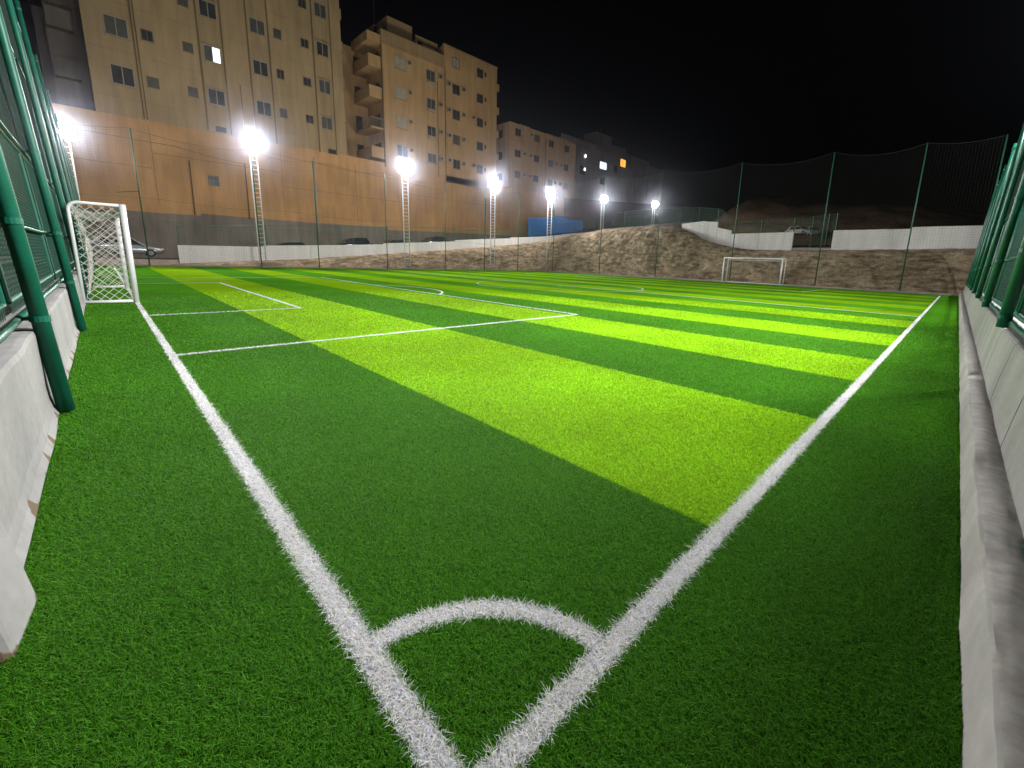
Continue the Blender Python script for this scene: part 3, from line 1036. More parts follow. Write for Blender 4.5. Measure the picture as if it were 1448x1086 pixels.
# ------------------------------------------------------------------ floodlight towers
LIGHT_COL = (1.0, 0.98, 0.98)
def floodlight_tower(x, y, z0, ztop, label, width=0.47, spot=1.0, facade_fill_power=0.0, aim=(16, 4, 0), row='street', hill_fill_aim=None):
    t = thing('floodlight_tower', label, 'floodlight tower', (x, y, z0), 'floodlight towers along the street side' if row == 'street' else 'floodlight towers along the near touchline')
    H = ztop - z0
    mb = MB()
    for s in (-.5, .5):
        mb.tube([(s * width, 0, 0), (s * width, 0, H - .45)], .03 + .03 * width, 8)
    k = .3
    while k < H - .5:
        mb.tube([(-.5 * width, 0, k), (.5 * width, 0, k)], .018, 6)
        k += .36
    mb.build('ladder_mast', 'ladder', t, smooth=True)
    ax, ay = aim[0] - x, aim[1] - y
    L_ = math.hypot(ax, ay)
    dirx, diry = ax / L_, ay / L_
    mb = MB()
    for zc in (-.38, .22):
        mb.tube([(-.75, 0, H + zc), (.75, 0, H + zc)], .035, 8)
    mb.box(-.04, .04, -.03, .03, H - .6, H + .3)
    mb.build('cross_arm', 'ladder', t)
    rz = math.atan2(diry, dirx) - math.pi / 2
    tilt = R(-22)
    mat_h = Matrix.Rotation(rz, 4, 'Z') @ Matrix.Rotation(tilt, 4, 'X')
    for cx in (-.33, .33):
        for cz in (-.275, .275):
            mb = MB()
            mb.prism([(0, -.27), (0, .27), (-.17, .15), (-.17, -.15)], 'x', -.31, .31)
            hd = mb.build('floodlight', 'housing', t, bevel=.02)
            hd.matrix_local = Matrix.Translation((cx, 0.16 * diry, H + cz)) @ mat_h
            mb = MB()
            pr = []
            for k in range(20):
                a = 2 * math.pi * k / 20
                c_, s_ = math.cos(a), math.sin(a)
                e = .5
                pr.append((math.copysign(abs(c_) ** e, c_) * .29, math.copysign(abs(s_) ** e, s_) * .25))
            i0 = len(mb.v)
            mb.v += [(p, .004, q) for p, q in pr] + [(p * .8, .05, q * .8) for p, q in pr]
            mb.f += [(k, (k + 1) % 20, 20 + (k + 1) % 20, 20 + k) for k in range(20)]
            mb.f.append(tuple(range(20, 40)))
            ln = mb.build('lens', 'lens', hd)
    # the beam of the four heads
    if spot > 0:
        ld = bpy.data.lights.new('flood_beam', 'SPOT')
        ld.energy = (10500 if row == 'street' else 12000) * spot
        ld.color = LIGHT_COL
        ld.spot_size = R(112 if row == 'street' else 160)
        ld.spot_blend = 1.0
        ld.shadow_soft_size = .35
        lo = bpy.data.objects.new('flood_beam', ld)
        COL.objects.link(lo); lo.parent = t
        pos = Vector((dirx * .75, diry * .75, H - .1))
        lo.location = pos
        tgt = Vector((aim[0] - x, aim[1] - y, aim[2] - z0))
        lo.rotation_euler = (tgt - pos).to_track_quat('-Z', 'Y').to_euler()
    if hill_fill_aim:   # beam added to brighten the hill, without a lamp head of its own
        ld = bpy.data.lights.new('flood_beam', 'SPOT')
        ld.energy = 4500
        ld.color = (1.0, 0.95, 0.88)
        ld.spot_size = R(100); ld.spot_blend = 1.0; ld.shadow_soft_size = .3
        lo = bpy.data.objects.new('flood_beam', ld)
        COL.objects.link(lo); lo.parent = t
        lo.location = (1.0, -.4, H)
        lo.rotation_euler = (Vector((hill_fill_aim[0] - x, hill_fill_aim[1] - y, hill_fill_aim[2] - z0)) - lo.location).to_track_quat('-Z', 'Y').to_euler()
    if facade_fill_power > 0:  # point light added to brighten the retaining wall and house fronts
        ld = bpy.data.lights.new('facade_fill', 'POINT')
        ld.energy = 2600 * facade_fill_power
        ld.color = (1.0, 0.95, 0.90)
        ld.shadow_soft_size = .4
        lo = bpy.data.objects.new('facade_fill', ld)
        COL.objects.link(lo); lo.parent = t
        lo.location = (0, .3, H + .72)
    return t
floodlight_tower(-1.3, 42.6, 0, 8.45, 'floodlight tower rising behind the green fence, above the netted goal', facade_fill_power=.8, aim=(4, 2, 0))
floodlight_tower(8.95, 42.2, .28, 9.75, 'tall white ladder floodlight tower standing before the white street wall', facade_fill_power=1, aim=(7, 1, 0))
floodlight_tower(21.9, 41.9, .05, 9.95, 'white ladder floodlight tower in front of the tan block with balconies', facade_fill_power=1, aim=(13, 1, 0), width=.6)
floodlight_tower(33.3, 41.9, .05, 10.25, 'white ladder floodlight tower between the tan block and the sand coloured block', facade_fill_power=1.15, aim=(21, 1, 0), width=.65)
floodlight_tower(40.35, 39.0, .3, 9.6, 'white ladder floodlight tower in front of the blue hoarding', facade_fill_power=.8, aim=(27, 2, 0), width=.7)
floodlight_tower(57.6, 43.6, 5.9, 11.65, 'floodlight tower standing above the earth bank under the lit grey block', facade_fill_power=.2, spot=.8, aim=(36, 4, 0), width=.75)
floodlight_tower(73.3, 43.4, 8.2, 12.6, 'smallest and farthest floodlight tower behind the earth mound', facade_fill_power=.3, spot=.7, aim=(52, 2, 3), width=.75, hill_fill_aim=(108, 16, 12))

# the matching row on this side of the pitch, behind the right-hand fence: it is what lights the near turf,
# the faces of the posts turned to the camera and the house fronts
for (x, pw, lab) in ((8.5, 1.38, 'nearer white ladder floodlight tower outside the near touchline fence'), (21, .78, 'middle white ladder floodlight tower outside the near touchline fence'), (34, .5, 'farthest white ladder floodlight tower outside the near touchline fence')):
    floodlight_tower(x, -3.2 if x < 10 else (-5.2 if x < 30 else -9.0), -.1, 10, lab, spot=pw, aim=(x * .8, 16, 0), row='near')

# ------------------------------------------------------------------ white street wall and its mesh fence
TOPZ = [(3.75, 1.5), (9, 1.65), (16, 2.12), (21, 2.52), (25.4, 2.9), (31.3, 3.5), (36, 4.02), (42, 4.5), (50, 5.5), (60, 6.8), (70, 8.35), (80, 9.7), (96, 12)]
topz = lambda x: lerp_table(TOPZ, x)
sw = thing('street_wall', 'white painted wall stepping uphill between the street and the pitch', 'wall', (40, 44.6, 0))
xs_ = [3.8, 9.6, 15.2, 20.6, 24.6, 29.6, 34.0, 38.5, 43.5, 49, 55, 61, 67, 74, 82, 92]
for k, (a, c) in enumerate(zip(xs_, xs_[1:])):
    za, zc = topz(a), topz(c)
    mb = MB()
    mb.prism([(a, basez(a) - .35), (c - .01, basez(c) - .35), (c - .01, zc - .03 + .06 * (k % 2)), (a, za + .02 + .06 * (k % 2))], 'y', 44.45, 44.68)
    put(mb.build('wall_panel', 'far_white'), sw)
mb = MB(); mb.box(-6, 3.7, 44.4, 44.7, -.1, .36)
put(mb.build('low_kerb', 'kerb'), sw)

stf = thing('mesh_fence', 'low green wire mesh fence on top of the white street wall', 'fence', (40, 44.6, 0))
FT = [(3.7, 2.95), (9.3, 3.5), (16.1, 4.0), (25.4, 4.6), (38, 5.3), (50, 7.1), (60, 8.6), (69, 10.1), (80, 11.6), (92, 13.6)]
ft = lambda x: lerp_table(FT, x)
for x in (3.9, 9.9, 16.1, 23.0, 29.5, 36, 42, 47, 52, 57, 62, 67, 72, 77, 82, 87, 92):
    mb = MB(); mb.tube([(x, 44.56, topz(x) - .1), (x, 44.56, ft(x) + .05)], .04, 6)
    put(mb.build('post', 'green_far'), stf)
mb = MB()
xx = np.linspace(3.9, 92, 120)
mb.tube([(x, 44.56, ft(x)) for x in xx], .02, 5)
put(mb.build('rail', 'green_far'), stf)
mb = MB()
for x in np.arange(3.9, 92, .22):
    mb.tube([(x, 44.56, topz(x) + .08), (x, 44.56, ft(x))], .0065, 3, False)
for q in range(8):
    mb.tube([(x, 44.56, topz(x) + .1 + (ft(x) - topz(x) - .1) * q / 8) for x in xx[::2]], .0065, 3, False)
put(mb.build('wire_mesh', 'green_far'), stf)

# ------------------------------------------------------------------ white walls at the far end
ew = thing('end_wall', 'white block wall on the bank at the far end, right of the gap', 'wall', (44, 3, 3.2))
for (y0, y1, z0, z1) in ((2.62, 7.85, 3.0, 4.82), (-2.6, 2.58, 3.1, 4.95), (-9, -2.64, 3.2, 5.0)):
    mb = MB(); mb.box(43.95, 44.17, y0, y1, z0, z1)
    put(mb.build('wall_panel', 'far_white2'), ew)
ew2 = thing('end_wall', 'white wall stepping down the mound at the far end, left of the gap', 'wall', (44, 15, 3.2))
for (y0, y1, z0, za, zb) in ((11.0, 14.0, 2.9, 4.75, 4.7), (14.03, 16.7, 2.9, 4.7, 4.68), (16.73, 18.2, 3.1, 5.0, 5.35), (18.23, 19.6, 3.6, 5.9, 6.0), (19.63, 22.2, 4.2, 6.05, 5.85)):
    mb = MB(); mb.prism([(y0, z0), (y1, z0), (y1, zb), (y0, za)], 'x', 43.95, 44.15)
    put(mb.build('wall_panel', 'far_white2'), ew2)
mb = MB(); mb.box(44.0, 44.25, 7.9, 10.95, 3.0, 3.34)
put(mb.build('sill', 'kerb'), ew2)

enf = thing('mesh_fence', 'dark green mesh fence behind the white walls at the far end', 'fence', (44.3, 10, 3.3))
ENF = [(-8, 6.2), (7.8, 6.25), (11.2, 5.95), (16.6, 5.95), (17.2, 6.3), (18.1, 7.2), (20.5, 7.5), (27, 7.7), (32, 7.4)]
enz = lambda y: lerp_table(ENF, y)
for y in (7.8, 8.4, 9.6, 11.1, 14.0, 16.5, 17.4, 18.4, 20.5, 22.7, 25, 27.4, 30):
    mb = MB(); mb.tube([(44.35, y, 3.2), (44.35, y, enz(y) + .06)], .04, 6)
    put(mb.build('post', 'green_far'), enf)
mb = MB()
yy = np.linspace(7.8, 31, 70)
mb.tube([(44.35, y, enz(y)) for y in yy], .022, 5)
for y in np.arange(7.8, 31, .14):
    mb.tube([(44.35, y, 3.3), (44.35, y, enz(y))], .008, 3, False)
for q in range(14):
    mb.tube([(44.35, y, 3.3 + (enz(y) - 3.3) * q / 14) for y in yy[::2]], .008, 3, False)
put(mb.build('wire_mesh', 'green_far'), enf)

# ------------------------------------------------------------------ orange retaining wall
ow = thing('retaining_wall', 'tall orange rendered retaining wall with a grey cement base', 'wall', (34, 60, 0))
mb = MB(); mb.prism([(-40, -.6), (66, -.6), (66.0, 14.15), (48, 13.95), (23.3, 14.05), (11, 13.65), (-40, 13.3)], 'y', 60.0, 61.2)
put(mb.build('wall', 'orange'), ow)
mb = MB()
gz = [(-40, 4.6), (3.3, 4.77), (7.5, 4.85), (7.5, 5.05), (19, 5.05), (28.5, 5.3), (28.5, 4.9), (34.3, 5.15), (40, 5.3), (52, 5.7)]
mb.prism([(-40, -.6), (52, -.6)] + [(x, z) for x, z in reversed(gz)], 'y', 59.96, 60.01)
put(mb.build('cement_base', 'grey_base'), ow)
mb = MB()
mb.box(8.5, 9.45, 59.95, 60.05, 8.1, 9.18)
wf = put(mb.build('window', 'alu_dark'), ow)
mb = MB()
mb.box(8.58, 8.93, 59.93, 59.96, 8.18, 8.6); mb.box(9.0, 9.37, 59.93, 59.96, 8.18, 8.6); mb.box(8.58, 8.93, 59.93, 59.96, 8.68, 9.1); mb.box(9.0, 9.37, 59.93, 59.96, 8.68, 9.1)
c = mb.build('pane', 'glass', wf)
for (x, z0, z1) in ((7.0, 4.9, 10.4), (19.2, 2.6, 13.0), (11.9, 4.9, 11), (45.9, 5.2, 11.5)):
    mb = MB(); mb.tube([(x, 59.86, z0), (x + .05, 59.86, z1)], .07 if x > 15 else .05, 8)
    put(mb.build('drainpipe', 'beige_groove' if x != 19.2 else 'kerb', smooth=True), ow)
mb = MB()
for seg in ([(-8, 12.2), (6, 11.6), (13, 10.9)], [(15, 12.6), (21, 12.5), (30, 12.1), (40, 11.6)]):
    pts = []
    for (a, c) in zip(seg, seg[1:]):
        for q in range(8):
            t = q / 8; pts.append((a[0] + (c[0]-a[0])*t, 59.9, a[1] + (c[1]-a[1])*t - .35 * 4 * t * (1 - t) * .5))
    mb.tube(pts, .016, 4)
put(mb.build('cable', 'tank'), ow)
for x in (-3.5, 4.2, 15.6, 24.3, 31.9, 39.4, 47.0, 54.8, 62.0):
    mb = MB(); mb.box(x, x + .03, 59.988, 60.0, 5.6, 13.2)
    put(mb.build('joint', 'beige_groove'), ow)
for (x0, x1, z) in ((-10, 4.1, 9.1), (4.3, 15.5, 10.6), (15.7, 31.8, 9.0), (32, 47, 10.3), (47.1, 62, 9.6)):
    mb = MB(); mb.box(x0, x1, 59.99, 60.0, z, z + .035)
    put(mb.build('pour_line', 'beige_groove'), ow)
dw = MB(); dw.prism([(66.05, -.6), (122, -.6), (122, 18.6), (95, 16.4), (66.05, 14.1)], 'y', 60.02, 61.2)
tag(dw.build('retaining_wall', 'wall_unlit_tone'), 'far continuation of the retaining wall, its lack of light put into a darker colour', 'wall')

# ------------------------------------------------------------------ apartment buildings
def window(root, x, z, w, h_, yf, frame='alu', pane='glass', split=True, pane2=None, hood=False):
    mb = MB()
    t = .07
    mb.box(x - w/2, x + w/2, yf - .05, yf + .06, z - h_/2, z - h_/2 + t)
    mb.box(x - w/2, x + w/2, yf - .05, yf + .06, z + h_/2 - t, z + h_/2)
    mb.box(x - w/2, x - w/2 + t, yf - .045, yf + .06, z - h_/2 + t, z + h_/2 - t)
    mb.box(x + w/2 - t, x + w/2, yf - .045, yf + .06, z - h_/2 + t, z + h_/2 - t)
    if split: mb.box(x - t/2, x + t/2, yf - .04, yf + .06, z - h_/2 + t, z + h_/2 - t)
    f = put(mb.build('window', frame), root)
    sides = [(x - w/2 + t, x - (t/2 if split else -w/2 + t), pane)]
    if split: sides.append((x + t/2, x + w/2 - t, pane2 or pane))
    for (a, c, m_) in sides:
        mb = MB(); mb.box(a, c, yf - .015, yf + .05, z - h_/2 + t, z + h_/2 - t)
        p = mb.build('pane', m_, f)
    mb = MB(); mb.box(x - w/2 - .06, x + w/2 + .06, yf - .09, yf + .02, z - h_/2 - .07, z - h_/2 - .003)
    p = mb.build('sill', 'beige_strip', f)
    if hood:
        mb = MB(); mb.box(x - w/2 - .1, x + w/2 + .1, yf - .2, yf + .02, z + h_/2 + .05, z + h_/2 + .12)
        mb.build('hood', 'beige_strip', f)
    return f
def ac_unit(root, x, z, yf, w=.75, h_=.55):
    mb = MB(); mb.box(x - w/2, x + w/2, yf - .34, yf - .004, z - h_/2, z + h_/2)
    a = put(mb.build('air_conditioner', 'ac', bevel=.02), root)
    mb = MB()
    mb.tube([(x - w*.12, yf - .36, z), (x - w*.12, yf - .342, z)], h_ * .4, 14)
    p = mb.build('fan_grille', 'ac_dark', a)

rb = random.Random(3)
# --- block on the left
b1 = thing('apartment_building', 'large pale beige apartment block at left, on the orange wall', 'building', (11, 66, 13.5))
mb = MB(); mb.box(.72, 23.35, 60.02, 76, 13.0, 37.5)
put(mb.build('wall', 'beige1'), b1)
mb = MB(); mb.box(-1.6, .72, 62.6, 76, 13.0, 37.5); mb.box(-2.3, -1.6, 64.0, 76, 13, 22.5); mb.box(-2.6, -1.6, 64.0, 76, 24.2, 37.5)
put(mb.build('side_wing', 'beige1_shade'), b1)
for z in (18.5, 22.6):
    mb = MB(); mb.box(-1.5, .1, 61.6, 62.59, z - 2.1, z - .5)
    put(mb.build('balcony', 'beige1_shade'), b1)
for z in (15.2, 19.33, 23.5, 27.7, 31.9):
    mb = MB(); mb.box(.72, 23.35, 59.995, 60.02, z, z + .07)
    put(mb.build('string_course', 'beige_strip'), b1)
for xc in (10.0, 14.35, 21.05):
    mb = MB(); mb.box(xc - .93, xc + .93, 59.965, 60.02, 13.9, 37.0)
    put(mb.build('window_bay', 'beige_strip'), b1)
    mb = MB()
    for s in (-1, 1): mb.box(xc + s * 1.0 - .07, xc + s * 1.0 + .07, 59.955, 60.02, 13.8, 37.2)
    put(mb.build('downpipe', 'beige_groove'), b1)
mb = MB()
mb.box(3.98, 4.06, 59.92, 60.02, 13.7, 37); mb.box(4.22, 4.28, 59.93, 60.02, 13.7, 37); mb.box(12.22, 12.3, 59.94, 60.02, 13.7, 19.2)
put(mb.build('downpipe', 'beige_groove'), b1)
ROWS = (17.25, 21.42, 25.6, 29.8, 34.0)
for r_, z in enumerate(ROWS):
    for (x, w, h_, sm) in ((2.9, 1.6, 1.7, 0), (5.02, .88, 1.0, 1), (8.07, .82, .92, 1), (10.03, 1.46, 1.55, 0), (14.34, 1.46, 1.5, 0), (16.3, .76, 1.0, 1), (19.12, .85, .95, 1), (21.07, 1.36, 1.52, 0)):
        zz = z + (x - 2.9) * .008
        if x == 10.03 and r_ == 1:
            window(b1, x, zz, w, h_, 59.965, pane='glass_dim', pane2='lit_white', hood=True)
        else:
            yf = 59.965 if x in (10.03, 14.34, 21.07) else 60.02
            window(b1, x, zz, w, h_, yf, frame='alu' if not sm else 'alu_dark', pane=rb.choice(['glass', 'glass', 'glass_dim']), hood=(x in (10.03, 21.07) and r_ < 3))
for x in (10.1, 21.5):
    mb = MB(); mb.box(x - .47, x + .47, 59.94, 60.0, 13.85, 14.4)
    put(mb.build('vent', 'glass'), b1)
for z in (19.4, 23.6, 27.8, 31.5):
    mb = MB(); mb.box(23.353, 24.0, 61.2, 63.2, z - 1, z + .2)
    put(mb.build('balcony', 'beige1'), b1)

# --- tan block with balconies
b2 = thing('apartment_building', 'tan apartment block with stacked corner balconies and dark windows', 'building', (38, 68, 13.5))
mb = MB(); mb.box(28.65, 38.25, 60.03, 75, 13, 29.9)
mb.box(38.25, 48.3, 60.0, 75, 13, 32.3)
mb.box(25.2, 28.65, 65.2, 75, 13, 29.5)
put(mb.build('wall', 'beige2'), b2)
mb = MB(); mb.box(28.5, 38.24, 59.9, 60.3, 29.35, 30.85); mb.box(28.5, 28.8, 60.3, 70, 29.35, 30.85)
put(mb.build('parapet', 'beige2b'), b2)
mb = MB(); mb.box(38.15, 48.4, 59.9, 60.4, 32.3, 32.5); mb.box(28.45, 38.24, 59.82, 60.2, 29.15, 29.34)
put(mb.build('cornice', 'beige2b'), b2)
mb = MB(); mb.box(30.3, 34.0, 61.6, 66, 29.9, 33.6); mb.box(29.2, 30.2, 63.5, 66, 29.9, 32.7)
put(mb.build('roof_room', 'beige2b'), b2)
mb = MB(); mb.box(34.3, 37.9, 61.2, 61.4, 32.0, 32.6); mb.box(34.3, 34.6, 61.2, 65, 29.9, 32.0); mb.box(36.0, 38.1, 62.2, 65, 29.9, 32.4)
put(mb.build('roof_pergola', 'beige2b'), b2)
mb = MB(); mb.tube([(29.6, 64, 32.7), (29.6, 64, 36.8)], .04, 6)
put(mb.build('antenna', 'tank'), b2)
mb = MB(); mb.tube([(29.5, 62.2, 30.9), (29.5, 62.2, 32.0)], .7, 14)
put(mb.build('water_tank', 'tank', smooth=False), b2)
for i, z in enumerate((14.75, 18.55, 22.4, 26.2)):
    mb = MB()
    mb.box(26.75, 28.648, 60.1, 65.2, z - .2, z)
    rail = i == 1
    if not rail:
        mb.box(26.75, 28.648, 60.1, 60.22, z, z + 1.25); mb.box(26.75, 26.87, 60.22, 65.2, z, z + 1.25)
    bl = put(mb.build('balcony', 'beige2'), b2)
    if rail:
        mb = MB()
        for x in np.arange(26.78, 28.6, .16): mb.tube([(x, 60.14, z), (x, 60.14, z + 1.1)], .014, 4)
        for y in np.arange(60.3, 65, .22): mb.tube([(26.79, y, z), (26.79, y, z + 1.1)], .014, 4)
        mb.box(26.74, 28.64, 60.1, 60.18, z + 1.1, z + 1.17)
        p = mb.build('railing', 'alu', bl)
    mb = MB(); mb.box(26.9, 27.8, 65.13, 65.19, z + .05, z + 2.2)
    put(mb.build('balcony_door', 'glass'), b2)
    mb = MB(); mb.box(28.62, 28.66, 61.3, 63.2, z + .1, z + 2.2)
    put(mb.build('balcony_door', 'glass'), b2)
mb = MB(); mb.box(26.7, 28.648, 60.05, 65.2, 29.0, 30.1)
put(mb.build('balcony_roof', 'beige2'), b2)
mb = MB(); mb.tube([(28.5, 59.98, 13.5), (28.5, 59.98, 29.2)], .07, 6); mb.tube([(38.3, 59.93, 13.5), (38.3, 59.93, 29.1)], .06, 6); mb.tube([(37.0, 59.95, 13.5), (37.0, 59.95, 27)], .04, 6)
put(mb.build('downpipe', 'beige_groove'), b2)
for i, z in enumerate((16.12, 19.95, 23.74, 27.56)):
    window(b2, 31.17, z, 1.65, 1.6, 60.03, pane='glass' if i == 0 else 'glass_pale')
    window(b2, 35.92, z - .1, 1.48, 1.4, 60.03, pane=['glass_dim', 'glass', 'glass_dim', 'glass_dim'][i])
    ac_unit(b2, 37.5, z + .1, 60.03, .7, .6); ac_unit(b2, 32.55, z + .35, 60.03, .42, .42)
    if i > 0:
        mb = MB(); mb.box(35.3, 36.5, 59.7, 60.02, z - 1.25, z - 1.0)
        put(mb.build('clothes_rack', 'ac'), b2)
for i, z in enumerate((15.93, 19.56, 23.18, 26.8, 30.5)):
    window(b2, 40.28, z, 1.3, 1.4, 60.0, frame='alu_dark', pane='glass_pale' if i == 4 else ('glass_dim' if i == 1 else 'glass'))
    window(b2, 44.82, z, 1.2, 1.32, 60.0, frame='alu_dark', pane='glass')
    if i < 4:
        ac_unit(b2, 38.95, z + .35, 60.0, .75, .6); ac_unit(b2, 41.6, z + .3, 60.0, .6, .58)
        if i in (0, 2): ac_unit(b2, 43.5, z + .4, 60.0, .6, .55)
    mb = MB(); mb.box(45.75, 46.1, 59.95, 60.0, z - .2, z + .45)
    put(mb.build('vent', 'ac_dark'), b2)
for z in (14.6, 18.2, 21.9, 25.6, 29.2):
    mb = MB(); mb.box(48.303, 49.3, 60.6, 63, z, z + 1.1)
    put(mb.build('balcony', 'beige2'), b2)

# --- sand block
b3 = thing('apartment_building', 'lower sand coloured apartment block between the tan block and the grey block', 'building', (60, 68, 14))
mb = MB(); mb.box(51.3, 60.3, 60.02, 74, 13.5, 24.4); mb.box(60.3, 69.0, 60.06, 74, 13.5, 24.9)
put(mb.build('wall', 'beige3'), b3)
mb = MB(); mb.box(51.2, 60.29, 59.92, 60.3, 24.4, 24.95); mb.box(51.2, 51.5, 60.3, 72, 24.4, 24.95); mb.box(51.3, 60.28, 59.93, 60.0, 22.1, 22.3); mb.box(60.31, 69.1, 59.95, 60.4, 24.9, 25.05)
put(mb.build('parapet', 'beige3'), b3)
mb = MB(); mb.box(54.6, 57, 61, 64, 24.4, 25.5); mb.tube([(58, 63, 24.4), (58, 63, 26.4)], .05, 6)
put(mb.build('roof_room', 'beige3'), b3)
for i, z in enumerate((16.5, 20.05, 23.6)):
    for j, x in enumerate((53.2, 57.9, 61.8, 66.3)):
        zz = z - .12 * (j > 1)
        yf = 60.02 if j < 2 else 60.06
        window(b3, x, zz, 1.32, 1.22, yf, frame='alu_dark', pane='glass' if (i + j) % 3 else 'glass_dim')
        if i < 2 or j == 1:
            ac_unit(b3, x + (1.5 if j in (0, 2) else -1.6), zz + .2, yf, .6, .55)
mb = MB(); mb.tube([(60.2, 59.95, 13.5), (60.2, 59.95, 24)], .07, 6)
put(mb.build('downpipe', 'beige_groove'), b3)
for z in (16, 19.6, 23.2):
    mb = MB(); mb.box(51.24, 51.3, 62.0, 63.4, z - .6, z + .7)
    put(mb.build('side_window', 'glass'), b3)
for z in (17.9, 21.6):
    mb = MB(); mb.box(69.003, 69.9, 60.6, 63, z, z + 1.1)
    put(mb.build('balcony', 'beige3'), b3)

# --- grey block far right
b4 = thing('apartment_building', 'dark grey apartment block with one white and one orange lit window', 'building', (104, 86, 15))
mb = MB(); mb.box(86, 113, 80, 96, 13, 33.4)
put(mb.build('wall', 'grey4'), b4)
mb = MB(); mb.box(113.02, 136, 84, 100, 13, 36.6); mb.box(136.02, 156, 90, 104, 13, 38)
put(mb.build('rear_wing', 'grey4'), b4)
mb = MB(); mb.box(86, 113.1, 79.8, 80.2, 33.4, 34.2); mb.box(114, 121, 84, 88, 36.6, 37.8)
put(mb.build('parapet', 'grey4'), b4)
mb = MB(); mb.box(102, 109.2, 81, 86, 33.4, 38.4)
put(mb.build('stair_tower', 'grey4'), b4)
mb = MB(); mb.tube([(106.5, 83, 38.4), (106.5, 83, 40.6)], .25, 6)
put(mb.build('antenna', 'tank'), b4)
for (x, z, w, m_) in ((104.4, 29.4, 3.4, 'lit_white'), (118.6, 32.8, 3.4, 'lit_orange'), (99, 33.0, 2.2, 'glass'), (106, 33.0, 2.6, 'glass'), (90.5, 30.6, 2.2, 'glass'), (95, 26.6, 2.2, 'glass'), (104.4, 25.2, 2.4, 'glass'), (110.5, 29.5, 1.6, 'glass')):
    if x > 113: 
        window(b4, x + 1.2, z + .6, w, 2.4, 84, frame='alu_dark', pane=m_)
    elif z < 32.4:
        window(b4, x, z, w, 2.1, 80, frame='alu_dark', pane=m_)
for (x, z) in ((95.8, 30.4), (95.7, 26.9)):
    mb = MB(); mb.tube([(x, 79.7, z - .35), (x, 79.7, z + .35)], .22, 10)
    put(mb.build('balcony_lamp', 'lit_dot'), b4)

# ------------------------------------------------------------------ blue hoarding on the street
bh = thing('blue_hoarding', 'bright blue painted site hoarding beside the street under the orange wall', 'hoarding', (58, 56, 5.5))
for (pts, yy_) in (([(52.6, 4.9), (58.2, 5.9), (58.2, 9.2), (52.6, 8.75)], 56.0), ([(58.25, 5.9), (62.6, 6.5), (62.6, 9.6), (61.5, 9.85), (59.5, 9.75), (58.25, 9.4)], 55.9), ([(62.65, 6.5), (67.6, 7.3), (67.6, 9.6), (62.65, 9.45)], 56.05)):
    mb = MB(); mb.prism(pts, 'y', yy_, yy_ + .15)
    put(mb.build('panel', 'blue'), bh)

